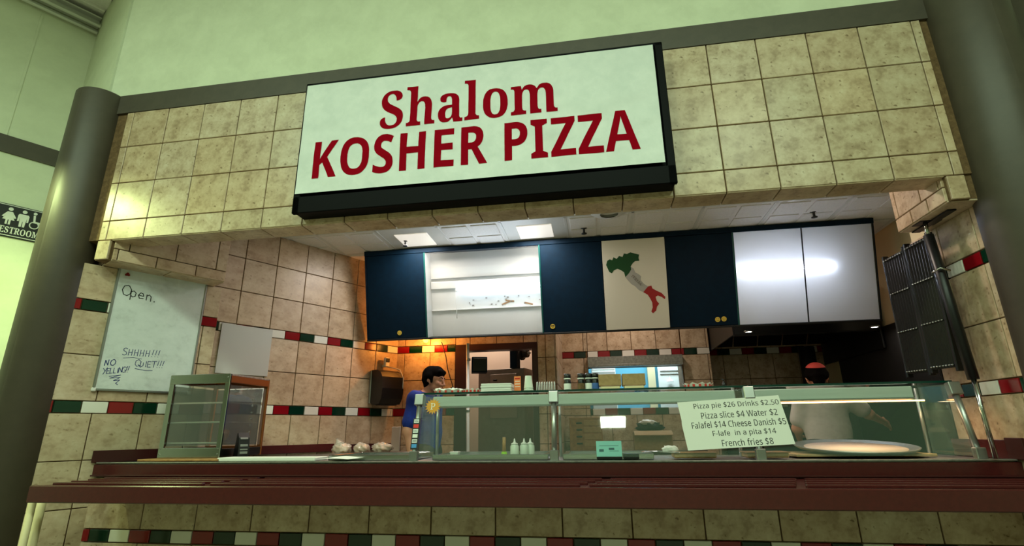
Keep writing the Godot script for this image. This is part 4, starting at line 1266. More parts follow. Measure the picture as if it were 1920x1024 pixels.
func on_counter() -> void:
	# heated display cabinet
	var t := thing("display_cabinet", "small steel and glass food display cabinet on the counter", "cabinet", V(0.95, -5.42, -2.1))
	var W := 1.59
	var D := 1.55
	var H := 1.88
	for sx in [-1, 1]:
		for sz in [-1, 1]:
			part(t, "corner_post", Vector3(0.12, H, 0.06) * S, Vector3(sx * (W / 2 - 0.06), H / 2, sz * (D / 2 - 0.03)) * S, M.steel if sz > 0 else M.copper, 0.003)
	for q in [[0.11, 0.22], [H - 0.11, 0.22]]:
		part(t, "front_rail", Vector3(W, q[1], 0.07) * S, Vector3(0, q[0], D / 2 - 0.03) * S, M.steel, 0.003)
		part(t, "rear_rail", Vector3(W, q[1], 0.05) * S, Vector3(0, q[0], -D / 2 + 0.03) * S, M.copper, 0.003)
		for sx in [-1, 1]:
			part(t, "side_rail", Vector3(0.05, q[1] * 0.8, D - 0.1) * S, Vector3(sx * (W / 2 - 0.03), q[0], 0) * S, M.black if q[0] < 1 else M.copper, 0.003)
	part(t, "roof", Vector3(W, 0.05, D) * S, Vector3(0, H - 0.02, 0) * S, M.steel_rough, 0.003)
	part(t, "base", Vector3(W - 0.1, 0.1, D - 0.1) * S, Vector3(0, 0.05, 0) * S, M.black, 0.003)
	for y in [0.32, 0.78, 1.22]:
		var sh := part(t, "shelf", Vector3(W - 0.2, 0.02, D - 0.2) * S, Vector3(0, y, 0) * S, M.clear, 0.001)
		part(sh, "shelf_edge", Vector3(W - 0.2, 0.04, 0.03) * S, Vector3(0, 0, D / 2 - 0.12) * S, M.alu if y < 1 else M.grey_box, 0.002)
	part(t, "front_glass", Vector3(W - 0.3, H - 0.5, 0.012) * S, Vector3(0, H / 2, D / 2 - 0.05) * S, M.clear, 0.0005)
	for sx in [-1, 1]:
		part(t, "side_glass", Vector3(0.012, H - 0.5, D - 0.15) * S, Vector3(sx * (W / 2 - 0.04), H / 2, 0) * S, M.smoked if sx < 0 else M.clear, 0.0005)
	part(t, "rear_door", Vector3(W - 0.3, H - 0.5, 0.015) * S, Vector3(0, H / 2, -D / 2 + 0.05) * S, M.smoked, 0.001)
	for sx in [-1, 1]:
		for y in [0.08, 0.2, H - 0.08]:
			obj("screw", cyl(0.005, 0.004, 10), M.alu, t, Vector3(sx * (W / 2 - 0.06) * S, y * S, (D / 2 + 0.006) * S), Vector3(90, 0, 0))
	for i in 7:
		obj("rack_knob", lathe([Vector2(0, -0.008), Vector2(0.01, 0), Vector2(0, 0.008)], 8), M.alu, t, Vector3((W / 2 - 0.35) * S, (0.4 + i * 0.16) * S, (-D / 2 + 0.1) * S))
	# flat board under it, white board, paper
	var b := thing("wooden_board", "thin wooden board lying under the display cabinet", "board", V(0.95, -5.47, -1.5))
	part(b, "plank", Vector3(2.0, 0.045, 1.2) * S, Vector3(0.1, 0.022, 0) * S, M.wood, 0.003)
	b = thing("cutting_board", "long white cutting board along the counter edge", "board", V(3.15, -5.475, -1.2))
	part(b, "slab", Vector3(2.3, 0.075, 0.55) * S, Vector3(0, 0.0375, 0) * S, M.white, 0.004)
	var st := begin(true)
	for i in 12:
		var P := func(j: int, e: float) -> Vector3:
			var u := j / 12.0
			return Vector3((u - 0.5) * 0.75 + e * 0.12, 0.03 + 0.07 * sin(u * 3.0) * (0.5 + e * 0.5), -e * 0.5) * S
		quad(st, P.call(i, -0.5), P.call(i + 1, -0.5), P.call(i + 1, 0.5), P.call(i, 0.5))
	var pp := obj("paper_sheet", done(st), M.paper, self, V(4.75, -5.47, -1.12))
	tag(pp, "curled white paper sheet lying at the counter edge", "paper")
	# payment terminal leaning by the cabinet
	var d := thing("card_terminal", "black card terminal with silver keys leaning by the display cabinet", "terminal", V(2.08, -5.42, -1.8), -40)
	var prof := PackedVector2Array([Vector2(-0.07, 0), Vector2(0.05, 0), Vector2(0.055, 0.06), Vector2(0.03, 0.13), Vector2(0.0, 0.165), Vector2(-0.02, 0.16)])
	obj("body", prism(prof, 0.07), M.black, d, Vector3(0.0, 0, 0.0), Vector3(0, 0, 0))
	for i in 5:
		part(d, "key", Vector3(0.006, 0.016, 0.05), Vector3(0.056 - i * 0.004 - (0.008 if i > 2 else 0.0), 0.03 + i * 0.024, 0.035), M.alu, 0.002, Vector3(0, 0, 8 + i * 6))
	# loaves in clear bags
	var k := 0
	for q in [[2.45, -5.8, 0.5], [3.0, -6.0, 0.45], [3.6, -6.2, 0.55]]:
		var l := thing("bread_bag", ["bagged flatbread with a twisted open end on the side counter", "middle bag of rolls on the side counter", "bagged loaf nearest the blue shirted worker"][k], "bread", V(q[0], -5.5, q[1]), 25)
		obj("loaf", blob(80 + k, Vector3(q[2], 0.24, 0.4) * S, 0.35), M.bread, l)
		obj("bag", blob(80 + k, Vector3(q[2] * 1.1, 0.28, 0.45) * S, 0.5), M.bag, l)
		if k == 0:
			obj("bag_neck", tube([Vector3(-0.2, 0.12, 0) * S, Vector3(-0.1, 0.25, 0) * S, Vector3(-0.05, 0.36, 0.03) * S], 0.02, 8, 0.045), M.bag, l)
		k += 1
	var bx := thing("leaning_panel", "pale board leaning in the corner behind the blue shirted worker", "board", V(3.75, -5.5, -6.9), -20)
	part(bx, "board", Vector3(0.35, 0.75, 0.05) * S, Vector3(0, 0.375, 0) * S, M.room)
	# squeeze bottles, brush, cup
	k = 0
	for x in [8.47, 8.66, 8.78]:
		var s := thing("squeeze_bottle", "white squeeze bottle with pointed tip inside the glass case", "bottle", V(x, -5.47, -1.55 - 0.1 * k), 0, "white squeeze bottles in the case")
		obj("bottle", lathe([Vector2(0, 0), Vector2(0.026, 0), Vector2(0.028, 0.004), Vector2(0.028, 0.075), Vector2(0.02, 0.085), Vector2(0.02, 0.088), Vector2(0, 0.088)], 20), M.plastic_white, s)
		obj("cap", lathe([Vector2(0, 0.086), Vector2(0.022, 0.086), Vector2(0.022, 0.092), Vector2(0.008, 0.098), Vector2(0.003, 0.122), Vector2(0, 0.122)], 16), M.white, s)
		k += 1
	var br := thing("brush", "lime green brush standing with its wooden handle up", "brush", V(8.22, -5.47, -1.7))
	obj("head", lathe([Vector2(0, 0), Vector2(0.02, 0), Vector2(0.022, 0.02), Vector2(0.016, 0.04), Vector2(0, 0.042)], 16), M.lime, br)
	obj("handle", tube([Vector3(0, 0.04, 0), Vector3(0, 0.09, 0.002), Vector3(0.002, 0.13, 0.004)], 0.013, 10, 0.011), M.wood, br)
	var sq := thing("sauce_tub", "small square white tub behind the gold emblem", "tub", V(7.08, -5.47, -1.9))
	part(sq, "tub", Vector3(0.18, 0.12, 0.18) * S, Vector3(0, 0.06, 0) * S, M.plastic_white, 0.004)
	part(sq, "rim", Vector3(0.2, 0.02, 0.2) * S, Vector3(0, 0.12, 0) * S, M.white, 0.002)
	# pizza pan on a folded carton
	var pz := thing("pizza_pan", "large round aluminium pizza pan resting on a carton under the heat lamp", "pan", V(15.35, -5.34, -2.2))
	pz.rotation_degrees.x = 5.0
	obj("disc", lathe([Vector2(0, 0), Vector2(1.02 * S, 0), Vector2(1.08 * S, 0.012), Vector2(1.1 * S, 0.02), Vector2(1.07 * S, 0.02), Vector2(1.02 * S, 0.006), Vector2(0, 0.006)], 64), M.alu, pz)
	obj("crumb_paper", lathe([Vector2(0, 0.007), Vector2(0.9 * S, 0.007), Vector2(0.9 * S, 0.009), Vector2(0, 0.009)], 48), M.peach, pz)
	var cb := thing("flat_carton", "flattened carton lying under the pizza pan", "box", V(15.3, -5.47, -2.3))
	part(cb, "sheet", Vector3(2.5, 0.05, 1.3) * S, Vector3(0, 0.025, 0) * S, M.card, 0.003)
	for q in [[12.1, 0.8], [13.45, 0.75]]:
		var l := thing("pizza_slice_tray", "tan baking tray below the price list" if q[0] < 13 else "tan baking tray between the price list and the pizza pan", "tray", V(q[0], -5.47, -1.6))
		part(l, "tray", Vector3(q[1], 0.1, 0.5) * S, Vector3(0, 0.05, 0) * S, M.card, 0.006)
		part(l, "rim", Vector3(q[1] + 0.05, 0.02, 0.55) * S, Vector3(0, 0.1, 0) * S, M.wood, 0.003)
	var tg := thing("tongs", "thin steel tongs lying on the case floor before the price list", "tongs", V(11.45, -5.36, -1.5), -30)
	for e in [-1, 1]:
		obj("arm", tube([Vector3(-0.12, 0, e * 0.004), Vector3(0.0, 0.004, e * 0.012), Vector3(0.12, 0, e * 0.006)], 0.004, 6), M.steel, tg)
	var cl := thing("paper_roll", "small crumpled white paper roll behind the price list", "paper", V(11.75, -5.4, -2.3))
	obj("roll", blob(97, Vector3(0.32, 0.14, 0.14) * S, 0.5), M.paper, cl)

func behind() -> void:
	# warm bulb behind the menu board, over the corner with the towel dispenser
	var t := thing("bare_bulb", "warm bare bulb in a holder behind the menu board", "lamp", V(4.2, -1.62, -8.2))
	obj("bulb", lathe([Vector2(0, -0.06), Vector2(0.02, -0.055), Vector2(0.032, -0.03), Vector2(0.028, 0), Vector2(0.015, 0.03), Vector2(0, 0.032)], 18), glow(Color(1, 0.6, 0.22), 8.0), t)
	obj("holder", lathe([Vector2(0, 0.025), Vector2(0.018, 0.025), Vector2(0.02, 0.06), Vector2(0.008, 0.075), Vector2(0, 0.075)], 16), M.black, t)
	obj("cord", tube([Vector3(0, 0.07, 0), Vector3(0, 2.9 * S, 0)], 0.004, 6), M.black, t)
	var l := OmniLight3D.new()
	l.name = "light"
	l.light_color = Color(1, 0.62, 0.25)
	l.light_energy = 0.3
	l.light_size = 0.03
	l.omni_range = 12
	l.shadow_enabled = true
	t.add_child(l)
	l.position = Vector3(0, -0.015, 0)
	# doorway frame
	var d := setting("door_1", slab(Vector3(0, 0, -0.4) * S, Vector3(0.42, 6.65, 0.06) * S), M.maroon_dark, V(5.15, -8.5, -8.9))
	d.set_meta("label", "dark maroon rear doorway frame")
	part(d, "jamb", Vector3(0.2, 6.65, 0.46) * S, Vector3(2.95, 3.32, -0.17) * S, M.maroon_dark)
	part(d, "head", Vector3(3.05, 0.24, 0.46) * S, Vector3(1.53, 6.55, -0.17) * S, M.maroon_dark)
	# passage things
	var g := thing("metal_cupboard", "brown grey metal cupboard with a small door in the rear passage", "cupboard", V(6.6, -8.5, -11.3), -14)
	part(g, "body", Vector3(2.0, 5.95, 0.9) * S, Vector3(0, 2.98, 0) * S, M.grey_box)
	var dr := part(g, "door", Vector3(1.15, 1.7, 0.05) * S, Vector3(0.12, 4.9, 0.47) * S, mat(Color(0.6, 0.55, 0.52), 0.45))
	part(dr, "handle", Vector3(0.16, 0.06, 0.05) * S, Vector3(-0.35, 0.62, 0.04) * S, M.black)
	var sp := thing("box_speaker", "dark box speaker high in the rear passage", "speaker", V(5.75, -2.75, -10.2), 15)
	part(sp, "box", Vector3(0.6, 0.6, 0.5) * S, Vector3(0, 0.3, 0) * S, M.navy)
	part(sp, "grille", Vector3(0.5, 0.5, 0.03) * S, Vector3(0, 0.3, 0.26) * S, M.black)
	var cm := thing("mounted_fan", "dark wall mounted fan in the rear passage", "fan", V(7.45, -2.35, -10.1), -20)
	part(cm, "bracket", Vector3(0.3, 0.7, 0.3) * S, Vector3(-0.35, 0.1, -0.1) * S, M.navy)
	part(cm, "drop_rod", Vector3(0.06, 3.1, 0.06) * S, Vector3(-0.35, 1.95, -0.1) * S, M.gate_frame)
	obj("motor", cyl(0.05, 0.1, 20), M.black, cm, Vector3(0.12, 0.28, 0) * S, Vector3(0, 0, 90))
	obj("guard", cyl(0.075, 0.03, 24), M.gate_frame, cm, Vector3(0.02, 0.28, 0.0) * S, Vector3(0, 0, 90))
	obj("cap", lathe([Vector2(0, -0.02), Vector2(0.03, 0), Vector2(0, 0.02)], 14), M.alu, cm, Vector3(0.34, 0.28, 0.05) * S)
	var pi := thing("white_pipe", "thin white vertical pipe before the rear doorway", "pipe", V(6.02, -8.5, -7.6))
	obj("pipe", tube([Vector3(0, 0, 0), Vector3(-0.1 * S, 6.5 * S, 0)], 0.016, 12), M.white, pi)
	for y in [4.2, 5.9]:
		obj("collar", tube([Vector3(-0.06 * S, y * S, 0), Vector3(-0.065 * S, (y + 0.08) * S, 0)], 0.021, 12), M.alu, pi)
	var cb := thing("hanging_cable", "black cable with plug hanging from the menu board", "cable", V(4.95, -1.9, -7.7))
	obj("cable", tube([Vector3(0, 0, 0), Vector3(0.05, -0.15, 0), Vector3(0.08, -0.3, 0.01), Vector3(0.14, -0.48, 0.01)], 0.005, 8), M.black, cb)
	part(cb, "plug", Vector3(0.04, 0.05, 0.03), Vector3(0.13, -0.5, 0.01), M.black, 0.005, Vector3(0, 0, 25))
	# oven hood and its lamps
	var h := thing("oven_hood", "black steel exhaust hood under the right end of the menu board", "hood", V(17.35, -1.9, -10.9))
	part(h, "front_panel", Vector3(4.55, 1.6, 0.06) * S, Vector3(-0.12, 0.8, 2.3) * S, M.black)
	part(h, "right_panel", Vector3(0.06, 2.2, 4.7) * S, Vector3(2.17, 0.5, 0) * S, M.black)
	part(h, "left_panel", Vector3(0.06, 1.6, 4.7) * S, Vector3(-2.4, 0.8, 0) * S, M.black)
	part(h, "roof", Vector3(4.55, 0.06, 4.7) * S, Vector3(-0.12, 1.0, 0) * S, M.black)
	part(h, "gutter", Vector3(4.55, 0.1, 0.14) * S, Vector3(-0.12, 0.02, 2.25) * S, M.black)
	for i in 5:
		part(h, "filter", Vector3(0.9, 0.9, 0.05) * S, Vector3(-1.9 + i * 0.95, 0.55, -1.6) * S, M.gate, 0.004, Vector3(40, 0, 0))
	for x in [15.21, 18.95]:
		var b := thing("hood_lamp", "small round white lamp under the menu board %s" % ("beside the hood's left edge" if x < 17 else "next to the folded shutters"), "lamp", V(x, -1.93, -7.75), 0, "lamps under the menu board")
		obj("ring", lathe([Vector2(0.03, -0.008), Vector2(0.042, -0.006), Vector2(0.042, 0.006), Vector2(0.03, 0.006), Vector2(0.03, -0.008)], 24), M.alu, b)
		obj("lens", cyl(0.03, 0.012, 20), glow(Color(1, 0.97, 0.92), 9.0), b)
		area_light(b, "light", Vector3(0, -0.012, 0), Vector3.DOWN, Vector2(0.05, 0.05), Color(1, 0.93, 0.85), 0.12)
	# deck oven
	var o := thing("deck_oven", "black double deck pizza oven behind the person in white", "oven", V(17.3, -8.5, -11.9))
	part(o, "cabinet", Vector3(4.2, 4.3, 1.9) * S, Vector3(0, 2.15, 0) * S, M.black_matte, 0.008)
	for y in [2.2, 3.45]:
		var dd := part(o, "oven_door", Vector3(3.0, 0.75, 0.08) * S, Vector3(-0.4, y, 0.98) * S, M.gate, 0.006)
		obj("handle", tube([Vector3(-0.38, 0.06, 0.03), Vector3(-0.38, 0.06, 0.06), Vector3(0.38, 0.06, 0.06), Vector3(0.38, 0.06, 0.03)], 0.009, 8), M.steel, dd)
		for i in 3:
			obj("dial", cyl(0.025, 0.03, 16), M.alu, o, Vector3(1.6, y - 0.3 + i * 0.3, 1.0) * S, Vector3(90, 0, 0))
	obj("flue", tube([Vector3(1.2, 4.3, -0.3) * S, Vector3(1.2, 6.6, -0.3) * S], 0.09, 20), M.black_matte, o)
	# prep things on the rear worktop
	var r := thing("drawer_unit", "wooden drawer unit with dark slots on the rear worktop", "drawers", V(9.75, -5.67, -11.5))
	part(r, "case", Vector3(1.25, 1.2, 0.9) * S, Vector3(0, 0.6, 0) * S, M.wood)
	for i in 4:
		part(r, "slot", Vector3(0.22, 0.06, 0.03) * S, Vector3(-0.25, 0.25 + i * 0.25, 0.46) * S, M.black)
		part(r, "drawer", Vector3(0.65, 0.2, 0.03) * S, Vector3(0.25, 0.25 + i * 0.25, 0.46) * S, M.card)
	var cl := thing("folded_cloths", "dark green and white cloths heaped on the rear worktop", "cloth", V(12.2, -4.98, -11.6))
	obj("dark_cloth", blob(120, Vector3(1.0, 0.3, 0.5) * S, 0.6), mat(Color(0.04, 0.1, 0.08), 0.9), cl)
	obj("white_cloth", blob(121, Vector3(0.6, 0.18, 0.4) * S, 0.6), M.paper, cl, Vector3(-0.1, 0.22, 0) * S)
	var sb := thing("cardboard_box", "open cardboard box carrying cloths on the rear worktop", "box", V(12.25, -5.67, -11.6))
	part(sb, "box", Vector3(1.4, 0.66, 0.8) * S, Vector3(0, 0.33, 0) * S, M.card)
	part(sb, "flap", Vector3(1.4, 0.03, 0.35) * S, Vector3(0, 0.6, 0.55) * S, M.card, 0.001, Vector3(25, 0, 0))
	# bright room behind the hatch
	var fr := thing("door_frame", "cream door frame in the room behind the hatch", "frame", V(12.85, -8.5, -15.9))
	part(fr, "post", Vector3(0.35, 8.0, 0.2) * S, Vector3(0, 4.0, 0) * S, M.cream)
	var wb := thing("window_board", "white board with a hanging lamp before it, seen through the hatch", "board", V(14.0, -4.2, -15.85))
	part(wb, "panel", Vector3(1.7, 2.4, 0.08) * S, Vector3(0, 1.2, 0) * S, M.white)
	for y in [1.75, 1.9]:
		part(wb, "line", Vector3(1.5, 0.025, 0.03) * S, Vector3(0, y, 0.06) * S, M.alu)
	obj("shade", lathe([Vector2(0.05, -0.01), Vector2(0.045, 0.012), Vector2(0.012, 0.03), Vector2(0.006, 0.06), Vector2(0, 0.06)], 18), M.white_gloss, wb, Vector3(-0.35, 1.4, 0.25) * S)
	var fg := thing("white_fridge", "white upright fridge in the room behind the hatch", "fridge", V(10.6, -8.5, -15.3))
	part(fg, "body", Vector3(1.1, 6.3, 1.0) * S, Vector3(0, 3.15, 0) * S, M.white, 0.01)
	part(fg, "door", Vector3(1.06, 5.9, 0.08) * S, Vector3(0, 3.2, 0.54) * S, M.white_gloss, 0.01)
	part(fg, "handle", Vector3(0.06, 1.0, 0.1) * S, Vector3(-0.42, 3.6, 0.62) * S, M.alu, 0.005)

func people() -> void:
	person("dark haired person in a blue T-shirt standing sideways behind the glass case", V(5.0, -8.5, -6.1), 78, 1.70, M.shirt_blue,
		{"head": Vector3(0, -0.02, 0.05), "yaw": 4.0, "pitch": 8.0, "elbows": [Vector3(-0.24, 1.1, -0.04), Vector3(0.24, 1.1, -0.04)], "wrists": [Vector3(-0.25, 0.84, 0.02), Vector3(0.25, 0.84, 0.0)], "thumbs": [Vector3(0.3, 0, 1), Vector3(-0.3, 0, 1)]})
	person("person in a white T-shirt and red skullcap, back turned, arm reaching out by the ovens", V(17.0, -8.5, -7.6), 172, 1.68, M.shirt_white,
		{"head": Vector3(0, -0.03, 0.05), "yaw": 0.0, "pitch": 18.0, "kippah": true, "elbows": [Vector3(-0.36, 1.2, 0.05), Vector3(0.24, 1.08, 0.05)], "wrists": [Vector3(-0.52, 1.13, 0.22), Vector3(0.19, 0.98, 0.28)], "thumbs": [Vector3(0.2, 0.9, 0.2), Vector3(-0.4, 0.8, 0.3)]})

func wall_things() -> void:
	# main sign: black box with a loose white banner
	var t := thing("shop_sign", "black sign box with white banner and red Shalom Kosher Pizza lettering", "sign", V(8.01, -0.4, 0.02))
	var W := 8.02 * S
	var H := 3.27 * S
	var D := 0.43 * S
	part(t, "box", Vector3(W - 0.02, H - 0.02, D - 0.015), Vector3(0, H / 2, D / 2 - 0.008), M.sign_black, 0.004)
	for e in [-1, 1]:
		part(t, "frame_side", Vector3(0.05, H, 0.03), Vector3(e * (W / 2 - 0.025), H / 2, D - 0.005), M.sign_black, 0.005)
	part(t, "frame_top", Vector3(W, 0.03, 0.03), Vector3(0, H - 0.015, D - 0.005), M.sign_black, 0.005)
	part(t, "frame_bottom", Vector3(W, 0.12, 0.03), Vector3(0, 0.06, D - 0.005), M.sign_black, 0.005)
	var fn := FastNoiseLite.new()
	fn.seed = 77
	fn.frequency = 2.2
	fn.fractal_octaves = 3
	var ww := W - 0.075
	var hh := H - 0.16
	var base := Vector3(-0.022, 0.135 + hh / 2, D + 0.018)
	var wr := func(x: float, y: float) -> float:
		var edge: float = clampf(min(ww * 0.5 - abs(x), hh * 0.5 - abs(y)) / 0.12, 0.0, 1.0)
		return (fn.get_noise_2d(x * 1.1 + y * 0.8, y * 1.6 - x * 0.35) * 0.008 + fn.get_noise_2d(x * 3.0 - y * 2.0 + 9.0, y * 4.0 + x * 2.0) * 0.0016) * (0.35 + 0.65 * edge)
	var st := begin(true)
	var nx := 110
	var ny := 44
	for i in nx:
		for j in ny:
			var p := []
			for q in [[i, j], [i + 1, j], [i + 1, j + 1], [i, j + 1]]:
				var x: float = (float(q[0]) / nx - 0.5) * ww
				var y: float = (float(q[1]) / ny - 0.5) * hh
				p.append(Vector3(x, y, wr.call(x, y)))
			quad(st, p[0], p[1], p[2], p[3])
	obj("banner", done(st), M.banner, t, base)
	for L in [["Shalom", "Droid Serif", 1.19, 0.31, -0.03, 0.155], ["KOSHER PIZZA", "Droid Sans", 2.13, 0.285, -0.013, -0.18]]:
		var a := text(L[0], L[1], 700, L[2], L[3], 0.0015).surface_get_arrays(0)
		var vs: PackedVector3Array = a[Mesh.ARRAY_VERTEX]
		var ids: PackedInt32Array = a[Mesh.ARRAY_INDEX]
		var todo := []
		for i in range(0, ids.size(), 3):
			var tr := [vs[ids[i]], vs[ids[i + 1]], vs[ids[i + 2]]]
			if tr[0].z > 0.0014 and tr[1].z > 0.0014 and tr[2].z > 0.0014:
				todo.append(tr)
		# printed ink follows the folds, so the letters are cut fine and laid on the cloth
		st = begin(true)
		while todo.size() > 0:
			var q: Array = todo.pop_back()
			var far := 0
			for i in 3:
				if q[i].distance_to(q[(i + 1) % 3]) > q[far].distance_to(q[(far + 1) % 3]):
					far = i
			if q[far].distance_to(q[(far + 1) % 3]) > 0.03:
				var mid: Vector3 = (q[far] + q[(far + 1) % 3]) * 0.5
				todo.append([q[far], mid, q[(far + 2) % 3]])
				todo.append([mid, q[(far + 1) % 3], q[(far + 2) % 3]])
				continue
			for v in q:
				st.add_vertex(Vector3(v.x + L[4], v.y + L[5], wr.call(v.x + L[4], v.y + L[5]) + 0.0016))
		obj("lettering", done(st), M.sign_red, t, base)
	# whiteboard
	var b := thing("whiteboard", "white marker board with handwritten notes on the left tiled pier", "whiteboard", V(-1.30, -3.89, -0.504), SPLAY)
	part(b, "board", Vector3(2.0, 2.95, 0.04) * S, Vector3(1.16, 1.475, 0.08) * S, M.board, 0.002)
	for e in [[0.16, 0.04], [2.16, 0.04]]:
		part(b, "frame_side", Vector3(0.05, 2.98, 0.07) * S, Vector3(e[0], 1.475, 0.08) * S, M.alu, 0.003)
	for y in [0.0, 2.95]:
		part(b, "frame_rail", Vector3(2.05, 0.05, 0.07) * S, Vector3(1.16, y, 0.08) * S, M.alu, 0.003)
	for q in [[0.16, 0.0], [2.16, 0.0], [0.16, 2.95], [2.16, 2.95]]:
		part(b, "corner_cap", Vector3(0.09, 0.09, 0.08) * S, Vector3(q[0], q[1], 0.085) * S, M.white, 0.006)
	var z := 0.1025 * S
	st = begin()
	scrawl(st, "Open.", Vector2(0.3, 2.28) * S, 0.26 * S, 0.17 * S, 0.006, z, -0.1)
	obj("black_writing", done(st), M.ink, b)
	st = begin()
	scrawl(st, "SHHHH!!!", Vector2(0.56, 0.83) * S, 0.17 * S, 0.12 * S, 0.004, z, 0.02)
	ribbon(st, [Vector2(0.6, 0.76) * S, Vector2(0.8, 0.79) * S, Vector2(0.98, 0.77) * S], 0.003, z)
	scrawl(st, "QuIET!!!", Vector2(0.86, 0.58) * S, 0.17 * S, 0.1 * S, 0.004, z, 0.02)
	ribbon(st, [Vector2(0.88, 0.53) * S, Vector2(1.1, 0.5) * S, Vector2(1.25, 0.51) * S], 0.004, z)
	scrawl(st, "NO", Vector2(0.26, 0.55) * S, 0.14 * S, 0.11 * S, 0.005, z, 0.1)
	scrawl(st, "YELLING!!", Vector2(0.26, 0.36) * S, 0.14 * S, 0.065 * S, 0.004, z, 0.15)
	ribbon(st, [Vector2(0.4, 0.31), Vector2(0.62, 0.36), Vector2(0.42, 0.27), Vector2(0.62, 0.3), Vector2(0.5, 0.22), Vector2(0.62, 0.24), Vector2(0.55, 0.16), Vector2(0.6, 0.13)].map(func(v): return v * S), 0.004, z)
	var bw := obj("blue_writing", done(st), M.blue_ink, b)
	bw.set_meta("kind", "stuff")
	var mg := thing("red_magnet", "small red clover shaped magnet on the whiteboard corner", "magnet", V(-1.30, -1.2, -0.504), SPLAY)
	for q in [[0.0, 0.03], [-0.025, 0.0], [0.025, 0.0]]:
		obj("lobe", cyl(0.009, 0.006, 14), M.red_tile, mg, Vector3(0.34 + q[0], 0.09 + q[1], 0.105) * S, Vector3(90, 0, 0))
	# blank panel on the inner wall
	var pn := thing("blank_panel", "blank pale board fixed flat on the inner tiled wall", "panel", V(-0.119, -3.27, -3.672), SPLAY)
	part(pn, "sheet", Vector3(1.5, 1.42, 0.03) * S, Vector3(0.34, 0.71, 0.075) * S, mat(Color(0.74, 0.74, 0.72), 0.6), 0.002)
	var np_ := thing("note_paper", "white paper with a pen drawing on the wall behind the display cabinet", "paper", V(-0.119, -4.03, -3.672), SPLAY)
	part(np_, "sheet", Vector3(1.15, 0.52, 0.008) * S, Vector3(0.62, 0.26, 0.07) * S, M.paper, 0.0005)
	st = begin()
	var ring := []
	for i in 15:
		var an := TAU * i / 14
		ring.append(Vector2(0.75 + sin(an) * (0.2 + 0.03 * sin(an * 3.0)), 0.3 + cos(an) * 0.17) * S)
	ribbon(st, ring, 0.003, 0.0755 * S)
	for q in [[0.68, 0.34], [0.84, 0.33]]:
		ribbon(st, [Vector2(q[0] - 0.05, q[1]) * S, Vector2(q[0], q[1] + 0.05) * S, Vector2(q[0] + 0.05, q[1]) * S, Vector2(q[0], q[1] - 0.04) * S, Vector2(q[0] - 0.05, q[1]) * S], 0.003, 0.0755 * S)
	scrawl(st, "HO", Vector2(0.9, 0.1) * S, 0.13 * S, 0.12 * S, 0.003, 0.0755 * S, 0.3)
	ribbon(st, [Vector2(0.2, 0.35) * S, Vector2(0.32, 0.3) * S, Vector2(0.2, 0.2) * S, Vector2(0.38, 0.16) * S], 0.004, 0.0755 * S)
	var dw := obj("drawing", done(st), M.ink, np_)
	dw.set_meta("kind", "stuff")
	# towel dispenser with its sensor and cord
	var td := thing("towel_dispenser", "black paper towel dispenser on the lamplit tiled wall", "dispenser", V(-0.084, -4.0, -3.652), SPLAY)
	part(td, "back_plate", Vector3(0.95, 1.15, 0.12) * S, Vector3(5.25, 0.62, 0.08) * S, M.alu, 0.006)
	var pf := PackedVector2Array()
	for q in [[0.0, 0.1], [0.12, 0.0], [0.5, 0.02], [0.62, 0.2], [0.66, 0.55], [0.62, 0.95], [0.5, 1.12], [0.3, 1.2], [0.0, 1.2]]:
		pf.append(Vector2(q[0], q[1]) * S)
	obj("cover", prism(pf, 0.92 * S), M.black, td, Vector3(5.71, 0, 0.12) * S, Vector3(0, -90, 0))
	part(td, "slot", Vector3(0.7, 0.05, 0.3) * S, Vector3(5.25, 0.01, 0.45) * S, M.black_matte)
	var sn := thing("security_camera", "small white camera with black lens above the towel dispenser", "camera", V(-0.119, -2.72, -3.672), SPLAY)
	part(sn, "body", Vector3(0.2, 0.34, 0.14) * S, Vector3(5.35, 0.24, 0.25) * S, M.white, 0.008)
	part(sn, "lens", Vector3(0.14, 0.14, 0.03) * S, Vector3(5.35, 0.31, 0.33) * S, M.black, 0.004)
	part(sn, "mount", Vector3(0.08, 0.08, 0.2) * S, Vector3(5.35, 0.12, 0.13) * S, M.white)
	obj("cord", tube([Vector3(5.36, 0.08, 0.3) * S, Vector3(5.55, -0.05, 0.78) * S, Vector3(5.66, -0.35, 0.86) * S, Vector3(5.7, -0.75, 0.8) * S, Vector3(5.78, -1.0, 0.5) * S, Vector3(5.9, -1.25, 0.1) * S], 0.005, 8), M.white, sn)
	# restroom sign on the corridor wall
	var rs := thing("restroom_sign", "black restroom sign with white figures on the corridor wall", "sign", V(-6.4, 0.53, -0.9), SPLAY)
	part(rs, "plate", Vector3(1.2, 0.97, 0.04) * S, Vector3(0.88, 0.48, 0.03) * S, M.black, 0.004)
	for q in [[0.88, 0.93, 1.14, 0.02], [0.88, 0.04, 1.14, 0.02]]:
		part(rs, "border", Vector3(q[2], q[3], 0.01) * S, Vector3(q[0], q[1], 0.053) * S, M.white, 0.0005)
	for q in [0.31, 1.45]:
		part(rs, "border", Vector3(0.02, 0.9, 0.01) * S, Vector3(q, 0.48, 0.053) * S, M.white, 0.0005)
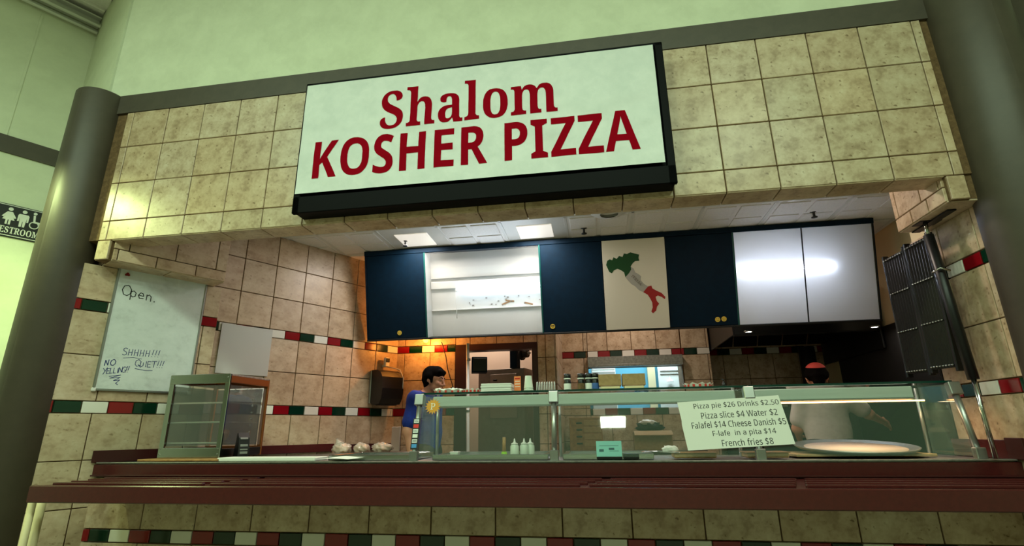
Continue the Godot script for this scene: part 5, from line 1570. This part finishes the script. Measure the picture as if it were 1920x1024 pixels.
	obj("lettering", text("RESTROOMS", "Droid Serif", 700, 1.06 * S, 0.19 * S, 0.002), M.white, rs, Vector3(0.88, 0.2, 0.055) * S)
	for k in 2:
		var x := 0.6 + 0.3 * k
		obj("figure_head", cyl(0.016, 0.003, 18), M.white, rs, Vector3(x, 0.82, 0.055) * S, Vector3(90, 0, 0))
		var body: Array = [[-0.05, 0.74], [0.05, 0.74], [0.14, 0.58], [0.1, 0.56], [0.06, 0.64], [0.12, 0.5], [0.05, 0.5], [0.05, 0.36], [0.01, 0.36], [0.01, 0.5], [-0.01, 0.5], [-0.01, 0.36], [-0.05, 0.36], [-0.05, 0.5], [-0.12, 0.5], [-0.06, 0.64], [-0.1, 0.56], [-0.14, 0.58]] if k == 0 else [[-0.09, 0.74], [0.09, 0.74], [0.11, 0.7], [0.11, 0.52], [0.075, 0.52], [0.07, 0.66], [0.055, 0.36], [0.01, 0.36], [0.005, 0.52], [-0.005, 0.52], [-0.01, 0.36], [-0.055, 0.36], [-0.07, 0.66], [-0.075, 0.52], [-0.11, 0.52], [-0.11, 0.7]]
		var poly := PackedVector2Array()
		for v in body:
			poly.append(Vector2(v[0] * 1.1, v[1]) * S)
		obj("figure_body", prism(poly, 0.003), M.white, rs, Vector3(x, 0, 0.05) * S)
	obj("wheelchair_wheel", lathe([Vector2(0.026, -0.001), Vector2(0.034, -0.001), Vector2(0.034, 0.002), Vector2(0.026, 0.002), Vector2(0.026, -0.001)], 24), M.white, rs, Vector3(1.16, 0.48, 0.055) * S, Vector3(90, 0, 0))
	obj("wheelchair_figure", prism(PackedVector2Array([Vector2(-0.08, 0.78) * S, Vector2(-0.03, 0.78) * S, Vector2(-0.01, 0.6) * S, Vector2(0.1, 0.6) * S, Vector2(0.15, 0.42) * S, Vector2(0.11, 0.41) * S, Vector2(0.07, 0.55) * S, Vector2(-0.05, 0.55) * S]), 0.003), M.white, rs, Vector3(1.18, 0, 0.05) * S)
	obj("wheelchair_head", cyl(0.013, 0.003, 16), M.white, rs, Vector3(1.13, 0.84, 0.055) * S, Vector3(90, 0, 0))
